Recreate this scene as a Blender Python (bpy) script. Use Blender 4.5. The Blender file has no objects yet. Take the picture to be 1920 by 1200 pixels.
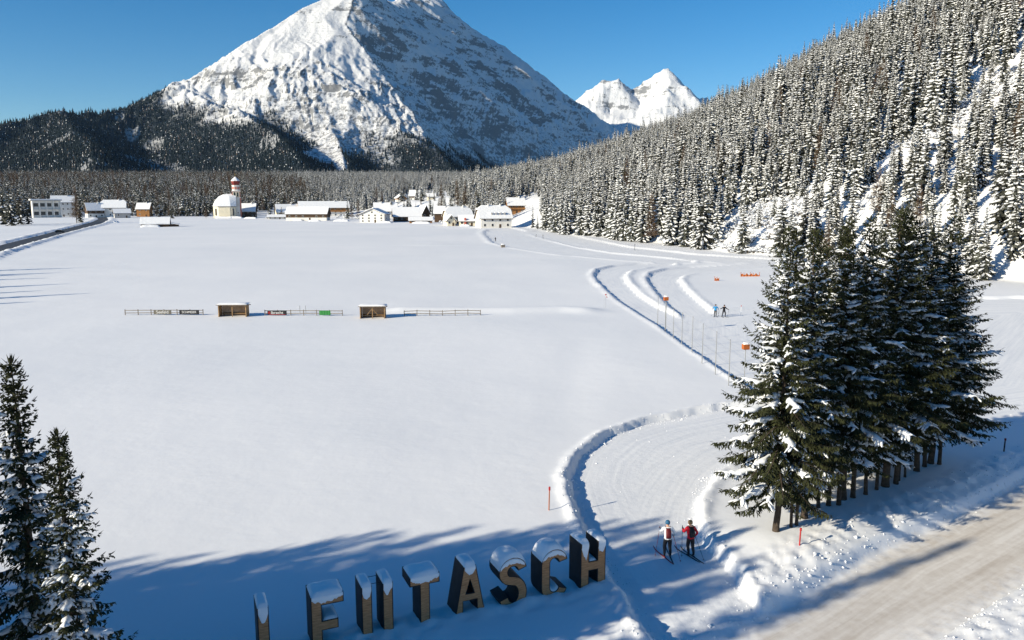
import bpy, math, random
import numpy as np
from mathutils import Vector, Matrix

R = math.radians
scene = bpy.context.scene
COL = scene.collection

# ------------------------------------------------------------------ camera, sky, sun
F, CX, CY = 1478.0, 960.0, 600.0            # focal length in photo pixels
CAMZ = 16.5
PITCH = math.atan(225.0 / F)
cam_d = bpy.data.cameras.new('camera')
cam_d.sensor_fit = 'HORIZONTAL'; cam_d.sensor_width = 36.0
cam_d.lens = F / 1920.0 * 36.0
cam_d.clip_start = 0.5; cam_d.clip_end = 60000.0
cam = bpy.data.objects.new('camera', cam_d); COL.objects.link(cam)
cam.location = (0, 0, CAMZ); cam.rotation_euler = (math.pi / 2 - PITCH, 0, 0)
scene.camera = cam

SUN_EL, SUN_AZ = R(21.0), R(210.0)           # azimuth of the sun, counter-clockwise from +X
TOSUN = Vector((math.cos(SUN_AZ) * math.cos(SUN_EL), math.sin(SUN_AZ) * math.cos(SUN_EL), math.sin(SUN_EL)))
world = bpy.data.worlds.new('World'); scene.world = world
world.use_nodes = True
wn, wl = world.node_tree.nodes, world.node_tree.links
wn.clear()
w_out = wn.new('ShaderNodeOutputWorld'); w_bg = wn.new('ShaderNodeBackground')
w_sky = wn.new('ShaderNodeTexSky')
w_sky.sky_type = 'NISHITA'; w_sky.sun_disc = False
w_sky.sun_elevation = SUN_EL
w_sky.sun_rotation = math.atan2(TOSUN.x, TOSUN.y)
w_sky.altitude = 1600; w_sky.air_density = 1.0; w_sky.dust_density = 0.5; w_sky.ozone_density = 2.5
w_hs = wn.new('ShaderNodeHueSaturation')
w_hs.inputs['Saturation'].default_value = 1.40
wl.new(w_sky.outputs['Color'], w_hs.inputs['Color'])
wl.new(w_hs.outputs['Color'], w_bg.inputs['Color'])
w_bg.inputs['Strength'].default_value = 0.086
wl.new(w_bg.outputs['Background'], w_out.inputs['Surface'])

sun_d = bpy.data.lights.new('sun', 'SUN')
sun_d.energy = 5.0; sun_d.angle = R(0.53); sun_d.color = (1.0, 0.90, 0.70)
sun = bpy.data.objects.new('sun', sun_d); COL.objects.link(sun)
sun.rotation_euler = (-TOSUN).to_track_quat('-Z', 'Y').to_euler()
sun.location = TOSUN * 500

vs = scene.view_settings
vs.view_transform = 'Standard'; vs.look = 'None'; vs.gamma = 1.0; vs.use_curve_mapping = False
vs.exposure = 0.59
cy = scene.cycles
cy.use_denoising = True
cy.max_bounces = 5; cy.diffuse_bounces = 3; cy.glossy_bounces = 2; cy.transmission_bounces = 2
cy.volume_bounces = 0; cy.caustics_reflective = False; cy.caustics_refractive = False
scene.render.use_persistent_data = False

# ------------------------------------------------------------------ pixels to places
SP, CP = math.sin(PITCH), math.cos(PITCH)
def ray(px, py):
    a, b = (px - CX) / F, (CY - py) / F
    return a, CP + b * SP, b * CP - SP
def G(px, py, z=0.0):                          # where the pixel's ray meets level ground
    x, y, w = ray(px, py)
    t = (z - CAMZ) / w
    return (x * t, y * t)
def AT(px, py, r):                             # point at horizontal distance r
    x, y, w = ray(px, py)
    t = r / math.hypot(x, y)
    return np.array((x * t, y * t, CAMZ + w * t))
def PROJ(x, y, z):
    dz = z - CAMZ
    dep = y * CP - dz * SP
    up = y * SP + dz * CP
    dep = np.where(np.abs(dep) < 1e-3, 1e-3, dep)
    return CX + x / dep * F, CY - up / dep * F, dep

# ------------------------------------------------------------------ noise
def _h(ix, iy, seed):
    n = (ix.astype(np.int64) * 374761393 + iy.astype(np.int64) * 668265263 + seed * 974634777) & 0xffffffff
    n = ((n ^ (n >> 13)) * 1274126177) & 0xffffffff
    return ((n ^ (n >> 16)) & 0xffff) / 65535.0
def perlin(x, y, seed=0):
    x = np.asarray(x, float); y = np.asarray(y, float)
    ix, iy = np.floor(x), np.floor(y)
    fx, fy = x - ix, y - iy
    u, v = fx * fx * fx * (fx * (fx * 6 - 15) + 10), fy * fy * fy * (fy * (fy * 6 - 15) + 10)
    def g(dx, dy):
        a = _h(ix + dx, iy + dy, seed) * 2 * np.pi
        return np.cos(a) * (fx - dx) + np.sin(a) * (fy - dy)
    a = g(0, 0) * (1 - u) + g(1, 0) * u
    b = g(0, 1) * (1 - u) + g(1, 1) * u
    return (a * (1 - v) + b * v) * 1.5
def fbm(x, y, oct=4, seed=0, gain=0.5, lac=2.03):
    s, a = 0, 1.0
    for o in range(oct):
        s = s + a * perlin(x, y, seed + o * 17); a *= gain
        x = x * lac + 13.7; y = y * lac - 7.3
    return s
def ridged(x, y, oct=5, seed=0, gain=0.5):
    s, a, w = 0, 1.0, 1.0
    for o in range(oct):
        n = 1 - np.abs(perlin(x, y, seed + o * 31)); n = n * n
        s = s + a * n * w; w = np.clip(n * 1.6, 0, 1); a *= gain
        x = x * 2.07 + 5.1; y = y * 2.07 + 9.2
    return s
def sstep(a, b, x):
    t = np.clip((x - a) / (b - a), 0, 1)
    return t * t * (3 - 2 * t)

# ------------------------------------------------------------------ materials
def mat(name, color=(0.5, 0.5, 0.5), rough=0.7, metal=0.0, var=0.0, vscale=5.0, bump=0.0, bscale=20.0, spec=0.3):
    m = bpy.data.materials.new(name); m.use_nodes = True
    n, l = m.node_tree.nodes, m.node_tree.links
    b = n['Principled BSDF']
    b.inputs['Base Color'].default_value = (*color, 1); b.inputs['Roughness'].default_value = rough
    b.inputs['Metallic'].default_value = metal; b.inputs['Specular IOR Level'].default_value = spec
    if var or bump:
        tc = n.new('ShaderNodeTexCoord')
    if var:
        t = n.new('ShaderNodeTexNoise'); t.inputs['Scale'].default_value = vscale; t.inputs['Detail'].default_value = 5
        l.new(tc.outputs['Object'], t.inputs['Vector'])
        r = n.new('ShaderNodeValToRGB')
        r.color_ramp.elements[0].position = 0.3; r.color_ramp.elements[1].position = 0.7
        r.color_ramp.elements[0].color = (*[c * (1 - var) for c in color], 1)
        r.color_ramp.elements[1].color = (*[min(1, c * (1 + var)) for c in color], 1)
        l.new(t.outputs['Fac'], r.inputs['Fac']); l.new(r.outputs['Color'], b.inputs['Base Color'])
    if bump:
        t2 = n.new('ShaderNodeTexNoise'); t2.inputs['Scale'].default_value = bscale; t2.inputs['Detail'].default_value = 4
        l.new(tc.outputs['Object'], t2.inputs['Vector'])
        bp = n.new('ShaderNodeBump'); bp.inputs['Strength'].default_value = 0.6; bp.inputs['Distance'].default_value = bump
        l.new(t2.outputs['Fac'], bp.inputs['Height']); l.new(bp.outputs['Normal'], b.inputs['Normal'])
    return m
def nodes(m):
    return m.node_tree.nodes, m.node_tree.links, m.node_tree.nodes['Principled BSDF']
def mathn(n, l, op, a, b=None, clamp=False):
    x = n.new('ShaderNodeMath'); x.operation = op; x.use_clamp = clamp
    for i, v in enumerate((a, b)):
        if v is None: continue
        if isinstance(v, (int, float)): x.inputs[i].default_value = v
        else: l.new(v, x.inputs[i])
    return x.outputs[0]

SNOW = (0.80, 0.81, 0.83)
def snow_ground():
    m = mat('snow_ground', SNOW, 0.62, spec=0.25)
    n, l, b = nodes(m)
    g = n.new('ShaderNodeNewGeometry')
    a = n.new('ShaderNodeTexNoise'); a.inputs['Scale'].default_value = 0.5; a.inputs['Detail'].default_value = 9; a.inputs['Roughness'].default_value = 0.55
    l.new(g.outputs['Position'], a.inputs['Vector'])
    c = n.new('ShaderNodeTexNoise'); c.inputs['Scale'].default_value = 0.02; c.inputs['Detail'].default_value = 4
    l.new(g.outputs['Position'], c.inputs['Vector'])
    h = mathn(n, l, 'ADD', mathn(n, l, 'MULTIPLY', a.outputs['Fac'], 0.16), mathn(n, l, 'MULTIPLY', c.outputs['Fac'], 0.6))
    bp = n.new('ShaderNodeBump'); bp.inputs['Strength'].default_value = 0.55; bp.inputs['Distance'].default_value = 0.45
    l.new(h, bp.inputs['Height']); l.new(bp.outputs['Normal'], b.inputs['Normal'])
    r = n.new('ShaderNodeValToRGB')
    r.color_ramp.elements[0].position = 0.35; r.color_ramp.elements[0].color = (0.77, 0.785, 0.81, 1)
    r.color_ramp.elements[1].position = 0.65; r.color_ramp.elements[1].color = (0.83, 0.835, 0.85, 1)
    l.new(c.outputs['Fac'], r.inputs['Fac']); l.new(r.outputs['Color'], b.inputs['Base Color'])
    return m
def groomed(name, lo, hi, streak, bump, period=0.42):
    """packed snow; the attribute sd is the distance in from the edge, so its level lines run along the track"""
    m = mat(name, lo, 0.6, spec=0.25)
    n, l, b = nodes(m)
    g = n.new('ShaderNodeNewGeometry'); at = n.new('ShaderNodeAttribute'); at.attribute_name = 'sd'
    sx = n.new('ShaderNodeSeparateXYZ'); l.new(g.outputs['Position'], sx.inputs[0])
    cb = n.new('ShaderNodeCombineXYZ')
    l.new(mathn(n, l, 'MULTIPLY', at.outputs['Fac'], streak), cb.inputs[0])
    l.new(mathn(n, l, 'MULTIPLY', sx.outputs[0], 0.10), cb.inputs[1]); l.new(mathn(n, l, 'MULTIPLY', sx.outputs[1], 0.10), cb.inputs[2])
    t = n.new('ShaderNodeTexNoise'); t.inputs['Scale'].default_value = 1.0; t.inputs['Detail'].default_value = 7; t.inputs['Roughness'].default_value = 0.6
    l.new(cb.outputs[0], t.inputs['Vector'])
    f = n.new('ShaderNodeTexNoise'); f.inputs['Scale'].default_value = 2.2; f.inputs['Detail'].default_value = 8; f.inputs['Roughness'].default_value = 0.65
    l.new(g.outputs['Position'], f.inputs['Vector'])
    w = mathn(n, l, 'SINE', mathn(n, l, 'MULTIPLY', at.outputs['Fac'], 2 * math.pi / period))
    h = mathn(n, l, 'ADD', mathn(n, l, 'MULTIPLY', w, 0.0012), mathn(n, l, 'MULTIPLY', t.outputs['Fac'], 0.055))
    h = mathn(n, l, 'ADD', h, mathn(n, l, 'MULTIPLY', f.outputs['Fac'], 0.09))
    bp = n.new('ShaderNodeBump'); bp.inputs['Strength'].default_value = bump; bp.inputs['Distance'].default_value = 0.6
    l.new(h, bp.inputs['Height']); l.new(bp.outputs['Normal'], b.inputs['Normal'])
    k = mathn(n, l, 'ADD', mathn(n, l, 'MULTIPLY', t.outputs['Fac'], 0.7), mathn(n, l, 'MULTIPLY', f.outputs['Fac'], 0.3))
    ed = n.new('ShaderNodeMapRange'); ed.inputs['From Min'].default_value = -1.3; ed.inputs['From Max'].default_value = 0.1
    l.new(mathn(n, l, 'ADD', at.outputs['Fac'], mathn(n, l, 'MULTIPLY', mathn(n, l, 'SUBTRACT', f.outputs['Fac'], 0.5), 1.6)), ed.inputs['Value'])
    r = n.new('ShaderNodeValToRGB')
    r.color_ramp.elements[0].position = 0.36; r.color_ramp.elements[0].color = (*lo, 1)
    r.color_ramp.elements[1].position = 0.62; r.color_ramp.elements[1].color = (*hi, 1)
    l.new(k, r.inputs['Fac'])
    mx = n.new('ShaderNodeMix'); mx.data_type = 'RGBA'; mx.inputs['B'].default_value = (*SNOW, 1)
    l.new(ed.outputs[0], mx.inputs['Factor']); l.new(r.outputs['Color'], mx.inputs['A']); l.new(mx.outputs['Result'], b.inputs['Base Color'])
    return m
M = {}
M['snow'] = snow_ground()
M['trail'] = groomed('groomed_snow', (0.70, 0.72, 0.755), (0.84, 0.845, 0.855), 2.6, 0.5)
M['road'] = groomed('sanded_road_snow', (0.54, 0.485, 0.425), (0.77, 0.735, 0.69), 2.0, 0.22, 3.0)
M['asphalt'] = mat('wet_asphalt', (0.055, 0.052, 0.05), 0.6, var=0.35, vscale=0.35)
M['softsnow'] = mat('soft_snow', (0.82, 0.83, 0.85), 0.6, bump=0.03, bscale=6)
M['treesnow'] = mat('tree_snow', (0.74, 0.77, 0.82), 0.7)
M['needle'] = mat('spruce_needles', (0.030, 0.034, 0.014), 0.75, var=0.5, vscale=1.2, spec=0.15)
M['needle_far'] = mat('spruce_needles_far', (0.030, 0.036, 0.025), 0.8, var=0.45, vscale=0.4, spec=0.1)
M['needle_dark'] = mat('mountain_spruce', (0.010, 0.018, 0.023), 0.8, spec=0.1)  # shade and blue haze of the mountain foot are put into this needle colour
M['larch'] = mat('bare_larch_twigs', (0.11, 0.075, 0.05), 0.8, var=0.3, vscale=0.5, spec=0.1)
M['bark'] = mat('spruce_bark', (0.062, 0.048, 0.038), 0.9, var=0.4, vscale=6, bump=0.03, bscale=14, spec=0.1)
def vary(m, amt):
    n, l, b = nodes(m); oi = n.new('ShaderNodeObjectInfo'); hv_ = n.new('ShaderNodeHueSaturation')
    src = b.inputs['Base Color'].links[0].from_socket if b.inputs['Base Color'].links else None
    if src: l.new(src, hv_.inputs['Color'])
    else: hv_.inputs['Color'].default_value = b.inputs['Base Color'].default_value
    l.new(mathn(n, l, 'ADD', mathn(n, l, 'MULTIPLY', oi.outputs['Random'], amt), 1 - amt * 0.6), hv_.inputs['Value']); l.new(hv_.outputs['Color'], b.inputs['Base Color'])
    return m
M['needle_far'] = vary(mat('frosted_spruce_needles', (0.058, 0.061, 0.050), 0.8, var=0.45, vscale=0.4, spec=0.1), 0.9)
M['frost'] = vary(mat('frosted_tree_snow', (0.74, 0.755, 0.78), 0.8, spec=0.1), 0.35)
M['twig'] = mat('shrub_twigs', (0.10, 0.08, 0.06), 0.85, var=0.3, vscale=4)

# ------------------------------------------------------------------ mesh helpers
def tag(o, label=None, cat=None, group=None, kind=None):
    if label: o['label'] = label
    if cat: o['category'] = cat
    if group: o['group'] = group
    if kind: o['kind'] = kind
    return o
def link(name, me, parent=None, loc=None):
    o = bpy.data.objects.new(name, me); COL.objects.link(o)
    if parent is not None: o.parent = parent
    if loc is not None: o.location = loc
    return o
def empty(name, loc=(0, 0, 0), rz=0.0, sc=1.0):
    o = bpy.data.objects.new(name, None); COL.objects.link(o)
    o.location = loc; o.rotation_euler = (0, 0, rz); o.scale = (sc, sc, sc); o.empty_display_size = 0.3
    return o
def copy_tree(o, parent=None):
    c = o.copy(); COL.objects.link(c)
    if parent is not None: c.parent = parent
    for ch in list(o.children): copy_tree(ch, c)
    return c
def np_mesh(name, V, Fq, mats, mi=None, smooth=True, attrs=None):
    """Fq: (n,3) or (n,4) faces"""
    me = bpy.data.meshes.new(name)
    V = np.asarray(V, np.float32); Fq = np.asarray(Fq, np.int32)
    k = Fq.shape[1]
    me.vertices.add(len(V)); me.vertices.foreach_set('co', V.ravel())
    me.loops.add(Fq.size); me.loops.foreach_set('vertex_index', Fq.ravel())
    me.polygons.add(len(Fq)); me.polygons.foreach_set('loop_start', np.arange(0, Fq.size, k, dtype=np.int32))
    for m in mats: me.materials.append(m)
    if mi is not None: me.polygons.foreach_set('material_index', np.asarray(mi, np.int32))
    me.polygons.foreach_set('use_smooth', np.full(len(Fq), smooth, bool))
    for an, av in (attrs or {}).items():
        at = me.attributes.new(an, 'FLOAT', 'POINT'); at.data.foreach_set('value', np.asarray(av, np.float32))
    me.update(calc_edges=True)
    return me
class MB:
    def __init__(s): s.v = []; s.f = []
    def add(s, vs, fs):
        o = len(s.v); s.v += [tuple(map(float, v)) for v in vs]; s.f += [tuple(i + o for i in f) for f in fs]; return s
    def box(s, x0, x1, y0, y1, z0, z1):
        return s.add([(x0, y0, z0), (x1, y0, z0), (x1, y1, z0), (x0, y1, z0), (x0, y0, z1), (x1, y0, z1), (x1, y1, z1), (x0, y1, z1)],
                     [(0, 3, 2, 1), (4, 5, 6, 7), (0, 1, 5, 4), (1, 2, 6, 5), (2, 3, 7, 6), (3, 0, 4, 7)])
    def cbox(s, c, d):
        return s.box(c[0] - d[0] / 2, c[0] + d[0] / 2, c[1] - d[1] / 2, c[1] + d[1] / 2, c[2] - d[2] / 2, c[2] + d[2] / 2)
    def tube(s, pts, rad, n=6):
        pts = [Vector(p) for p in pts]; rad = rad if isinstance(rad, (list, tuple)) else [rad] * len(pts)
        V, Fc = [], []
        for i, p in enumerate(pts):
            d = (pts[min(i + 1, len(pts) - 1)] - pts[max(i - 1, 0)]).normalized()
            a = d.cross(Vector((0, 0, 1)))
            if a.length < 1e-3: a = Vector((1, 0, 0))
            a.normalize(); b = d.cross(a)
            for k in range(n):
                t = 2 * math.pi * k / n
                V.append(p + (a * math.cos(t) + b * math.sin(t)) * rad[i])
        for i in range(len(pts) - 1):
            for k in range(n):
                Fc.append((i * n + k, i * n + (k + 1) % n, (i + 1) * n + (k + 1) % n, (i + 1) * n + k))
        Fc.append(tuple(range(n - 1, -1, -1))); Fc.append(tuple((len(pts) - 1) * n + k for k in range(n)))
        return s.add(V, Fc)
    def lathe(s, prof, n=16, c=(0, 0, 0)):
        V, Fc = [], []
        for (r, z) in prof:
            for k in range(n):
                t = 2 * math.pi * (k + 0.5) / n; V.append((c[0] + r * math.cos(t), c[1] + r * math.sin(t), c[2] + z))
        for i in range(len(prof) - 1):
            for k in range(n):
                Fc.append((i * n + k, i * n + (k + 1) % n, (i + 1) * n + (k + 1) % n, (i + 1) * n + k))
        Fc.append(tuple(range(n - 1, -1, -1))); Fc.append(tuple((len(prof) - 1) * n + k for k in range(n)))
        return s.add(V, Fc)
    def prism(s, poly, z0, z1):                 # vertical prism over an xy polygon
        n = len(poly)
        return s.add([(p[0], p[1], z0) for p in poly] + [(p[0], p[1], z1) for p in poly],
                     [tuple(range(n - 1, -1, -1)), tuple(range(n, 2 * n))] + [(i, (i + 1) % n, n + (i + 1) % n, n + i) for i in range(n)])
    def slab(s, poly, th):                      # a 3D polygon thickened straight down
        n = len(poly)
        return s.add([(p[0], p[1], p[2] - th) for p in poly] + [tuple(p) for p in poly],
                     [tuple(range(n - 1, -1, -1)), tuple(range(n, 2 * n))] + [(i, (i + 1) % n, n + (i + 1) % n, n + i) for i in range(n)])
    def build(s, name, m, parent=None, smooth=False, loc=None):
        me = bpy.data.meshes.new(name); me.from_pydata(s.v, [], s.f)
        me.materials.append(m); me.update()
        if smooth: me.polygons.foreach_set('use_smooth', [True] * len(me.polygons))
        return link(name, me, parent, loc)

# ------------------------------------------------------------------ terrain
_fy = [-200, 0, 60, 157, 257, 440, 485, 520, 550, 650, 750, 1000, 1500, 2000, 3000]
_fx = [230, 175, 150, 104, 66, 18, 6, -8, -25, -85, -150, -250, -400, -700, -1300]
_cy = [-200, 0, 300, 500, 730, 943, 1260, 1585, 2000, 2500, 3000]
_cx = [640, 540, 450, 400, 335, 335, 318, 205, 0, -300, -650]
_ch = [240, 240, 232, 206, 168, 156, 130, 104, 76, 60, 55]
def hill_u(x, y):
    fx, cx = np.interp(y, _fy, _fx), np.interp(y, _cy, _cx)
    fx = fx + 9 * perlin(y / 60.0, y * 0 + 3.3, 5)
    return (x - fx) / (cx - fx)
def base_z(x, y):
    x = np.asarray(x, float); y = np.asarray(y, float)
    u = hill_u(x, y)
    ch = np.interp(y, _cy, _ch)
    uu = np.clip(u, 0, None)
    pw = np.interp(y, [400, 500, 650, 730, 943, 1260, 1585, 2000], [1.0, 1.15, 1.55, 1.7, 1.9, 1.5, 1.4, 1.3])
    prof = np.where(uu < 1, uu ** pw, 1 - 0.35 * np.clip(uu - 1, 0, 3))
    h = ch * np.clip(prof, 0, 2) * sstep(0, 0.03, uu)
    h = h + sstep(0.02, 0.15, uu) * (6 * fbm(x / 110, y / 110, 3, 21) + 2.0 * fbm(x / 22, y / 22, 3, 23))
    rise = 90 * (1 - np.exp(-np.clip(y - 850, 0, None) / 900))
    h = np.maximum(np.maximum(h, 0), rise)
    h = h + 13 * np.exp(-((x + 88) / 72) ** 2 - ((y - 790) / 75) ** 2)
    return h + 0.10 * fbm(x / 28, y / 28, 3, 3)

def pxpoly(*groups):
    return np.array([G(*p) for g in groups for p in g])
TR = [
    (pxpoly([(1262, 1290), (1225, 1200), (1152, 1085), (1122, 1035), (1098, 990), (1076, 940), (1064, 892), (1084, 848), (1140, 808), (1220, 782), (1350, 758), (1450, 750), (1700, 745)],
            [(1700, 800), (1500, 822), (1392, 850), (1340, 888), (1315, 930), (1309, 965), (1318, 992), (1326, 1006), (1348, 1030), (1385, 1072), (1420, 1120), (1445, 1165), (1480, 1290)])),
    (pxpoly([(1640, 800), (1600, 775), (1452, 752), (1365, 700), (1300, 658), (1262, 628), (1276, 589), (1336, 584), (1440, 572), (1600, 562), (1920, 556), (2150, 590), (2150, 760), (1900, 800)])),
    (pxpoly([(1452, 752), (1365, 700), (1300, 658), (1235, 610), (1200, 588), (1160, 562), (1125, 532), (1114, 516), (1122, 505), (1150, 498), (1195, 494), (1262, 491)],
            [(1262, 498), (1215, 501), (1180, 508), (1170, 518), (1178, 532), (1200, 552), (1235, 573), (1272, 590), (1330, 640), (1480, 720)])),
    (pxpoly([(1300, 610), (1278, 590), (1255, 572), (1235, 552), (1220, 534), (1214, 522), (1222, 511), (1250, 504), (1290, 500), (1375, 496), (1460, 490)],
            [(1460, 502), (1385, 505), (1300, 512), (1280, 516), (1273, 524), (1285, 540), (1310, 562), (1338, 585), (1360, 610)])),
    (pxpoly([(907, 437), (925, 455), (960, 464), (1050, 478), (1150, 486.5), (1240, 492.5), (1300, 493)],
            [(1300, 487.5), (1250, 483), (1150, 474), (1090, 465), (1040, 453), (990, 439), (985, 433), (960, 427), (915, 430)])),
    (pxpoly([(940, 428), (985, 434), (1010, 432), (1060, 436), (1100, 447), (1180, 463), (1300, 476), (1380, 481)],
            [(1460, 486), (1420, 490), (1372, 494.5), (1300, 487), (1250, 482), (1150, 473), (1090, 464), (1040, 452), (990, 438)])),
]
ROAD = pxpoly([(1180, 1290), (1290, 1200), (1400, 1143), (1480, 1105), (1560, 1058), (1640, 1012), (1760, 962), (1920, 884), (2200, 770)],
              [(2200, 900), (1920, 1086), (1860, 1122), (1800, 1162), (1740, 1204), (1640, 1290)])
ROAD = np.vstack([[(-26, 6)], ROAD, [(-20, 0)]])
AROAD_L = [(-160, 503), (-60, 478), (0, 460), (60, 445), (130, 427.5), (172, 416.5), (184, 411), (182, 407.5), (168, 404.5), (148, 402)]
AROAD_R = [(-160, 525), (-60, 493), (0, 472), (60, 454), (130, 434.5), (188, 420), (203, 412), (200, 407), (180, 403.5), (160, 401.3)]
AROAD = pxpoly(AROAD_L, AROAD_R[::-1])
def poly_sd(x, y, P):
    d2 = np.full(x.shape, 1e12); ins = np.zeros(x.shape, bool)
    for i in range(len(P)):
        ax, ay = P[i]; bx, by = P[(i + 1) % len(P)]
        ex, ey = bx - ax, by - ay
        t = np.clip(((x - ax) * ex + (y - ay) * ey) / (ex * ex + ey * ey + 1e-9), 0, 1)
        d2 = np.minimum(d2, (x - ax - t * ex) ** 2 + (y - ay - t * ey) ** 2)
        if ay != by:
            c = ((ay > y) != (by > y)) & (x < (bx - ax) * (y - ay) / (by - ay) + ax)
            ins ^= c
    d = np.sqrt(d2)
    return np.where(ins, -d, d)
def sd_of(x, y, polys, pad=6.0):
    out = np.full(x.shape, pad)
    for P in polys:
        k = (x > P[:, 0].min() - pad) & (x < P[:, 0].max() + pad) & (y > P[:, 1].min() - pad) & (y < P[:, 1].max() + pad)
        if k.any(): out[k] = np.minimum(out[k], poly_sd(x[k], y[k], P))
    return out
def seg_d(x, y, pts):
    d = np.full(x.shape, 1e9)
    for (ax, ay), (bx, by) in zip(pts[:-1], pts[1:]):
        ex, ey = bx - ax, by - ay
        t = np.clip(((x - ax) * ex + (y - ay) * ey) / (ex * ex + ey * ey), 0, 1)
        d = np.minimum(d, np.hypot(x - ax - t * ex, y - ay - t * ey))
    return d
LET0 = np.array((3.50, 32.0)); LETD = np.array((0.9145, 0.4046)); LETS = 1.89
ROW = [(1453, 1010), (1476, 1003), (1492, 992), (1519, 985), (1543, 966), (1559, 962), (1576, 957), (1587, 950), (1602, 947), (1629, 938), (1642, 931),
       (1659, 922), (1669, 917), (1683, 911), (1693, 905), (1717, 895), (1736, 887), (1751, 881), (1760, 878)]
ROWW = [G(*p) for p in ROW]
def ground(x, y):
    """surface height, distance to groomed snow, distance to the sanded road"""
    x = np.asarray(x, float); y = np.asarray(y, float)
    z = base_z(x, y)
    st, sr, sa = sd_of(x, y, TR), sd_of(x, y, [ROAD]), sd_of(x, y, [AROAD], 8)
    far = np.clip(np.hypot(x, y) / 110.0, 0.8, 3.2)
    lump = 0.6 * fbm(x / 0.62, y / 0.62, 4, 41, 0.65)
    near = sstep(140, 60, y)
    out = sstep(-0.3, 0.3, sr)                      # 0 on the road
    wob = 0.14 * fbm(x / 1.9, y / 1.9, 4, 77, 0.6) * near
    e = (st + wob) / far
    z = z - 0.38 * sstep(0.24, -0.26, e) * np.where(y > 150, 0.8, 1) * out
    z = z + (0.13 + 0.08 * lump * near) * np.exp(-((e - 0.45) / 0.42) ** 2) * out * np.where(y > 150, 1.9, 1.0) * (1 + 0.45 * fbm(x / 7, y / 7, 3, 83))
    fr = sstep(0.0, 2.5, st)
    # sanded road with the ploughed banks beside it
    z = z - 0.55 * (1 - out)
    bank = np.exp(-((sr - 1.5) / 1.1) ** 2) * sstep(0, 0.5, sr) * sstep(-0.5, 1.0, st)
    z = z + bank * (0.15 + 0.09 * lump)
    z = z + 0.06 * lump * sstep(2.6, 0.4, np.abs(sr - 0.6)) * near
    # tree row stands on a low swell
    d = seg_d(x, y, [ROWW[0], ROWW[7], ROWW[-1], (40, 58)])
    z = z + 0.35 * np.exp(-(d / 2.4) ** 2) * sstep(0.2, 1.2, sr) * sstep(0.2, 1.0, st)
    # drifts round the feet of the letters
    d = seg_d(x, y, [tuple(LET0 - LETD * LETS * 7.6), tuple(LET0 + LETD * 0.7)])
    lx, ly = x - LET0[0], y - LET0[1]
    u = lx * LETD[0] + ly * LETD[1]
    z = z + np.exp(-(d / 0.9) ** 2) * (0.07 + 0.13 * fbm(x / 0.8, y / 0.8, 2, 55)) * out * sstep(0, 0.8, st)
    # low snow ridge behind the sports ground
    A = [G(760, 583), G(960, 583), G(1050, 580), G(1092, 582)]
    d = seg_d(x, y, A)
    z = z + 0.55 * np.exp(-(d / 2.6) ** 2)
    d = seg_d(x, y, [G(1092, 640), G(1072, 720), G(1058, 800)])
    z = z - 0.05 * np.exp(-(d / 2.2) ** 2)
    # old fence ditch across the field
    d = seg_d(x, y, [G(70, 458), G(480, 457), G(900, 462)])
    z = z - 0.18 * np.exp(-(d / 1.5) ** 2)
    # main road far left with its banks
    z = z - 0.3 * sstep(0.6, -0.6, sa) + 0.75 * np.exp(-((sa - 2.4) / 1.5) ** 2) * (1 + 0.5 * fbm(x / 4, y / 4, 2, 61))
    return z, st, sr
def gz(x, y):
    z, _, _ = ground(np.array([x], float), np.array([y], float)); return float(z[0])

def rows(r0, r1, segs):
    out = [r0]
    while out[-1] < r1:
        r = out[-1]
        out.append(r * (1 + [k for lim, k in segs if r < lim][0]))
    return np.array(out)
APEX = -12.0
rr = rows(14.0, 3400.0, [(30, 0.012), (75, 0.0040), (330, 0.0050), (1e9, 0.012)])
uu = np.concatenate([np.linspace(-1.6, -0.62, 70), np.linspace(-0.615, 0.70, 400), np.linspace(0.71, 1.8, 60)])
Rg, Ug = np.meshgrid(rr, uu, indexing='ij')
gx, gy = (Ug * Rg).ravel(), (Rg + APEX).ravel()
gzv, gst, gsr = ground(gx, gy)
NR, NU = Rg.shape
idx = np.arange(NR * NU).reshape(NR, NU)
quads = np.stack([idx[:-1, :-1], idx[:-1, 1:], idx[1:, 1:], idx[1:, :-1]], -1).reshape(-1, 4)
q_sr = gsr[quads].mean(1); q_st = gst[quads].mean(1)
q_y = gy[quads].mean(1)
is_road = q_sr < -0.05
is_tr = (~is_road) & (q_st < -0.22)
def sub_mesh(name, mask, m, sd):
    q = quads[mask]
    u_, inv = np.unique(q, return_inverse=True)
    me = np_mesh(name, np.stack([gx[u_], gy[u_], gzv[u_]], 1), inv.reshape(-1, 4), [m], attrs={'sd': sd[u_]})
    o = link(name, me); o['kind'] = 'structure'; return o
sub_mesh('snow_field', ~(is_road | is_tr), M['snow'], gst)
sub_mesh('ski_trail', is_tr, M['trail'], gst)
sub_mesh('road', is_road, M['road'], gsr)
# the ground goes on behind and under the camera
bx, by = np.meshgrid(np.linspace(-220, 220, 60), np.linspace(-160, 2.2, 40), indexing='xy')
bz = base_z(bx, by) - 0.02
bi = np.arange(bx.size).reshape(bx.shape)
o = link('snow_ground', np_mesh('snow_ground', np.stack([bx.ravel(), by.ravel(), bz.ravel()], 1),
         np.stack([bi[:-1, :-1], bi[:-1, 1:], bi[1:, 1:], bi[1:, :-1]], -1).reshape(-1, 4), [M['snow']])); o['kind'] = 'structure'
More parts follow.
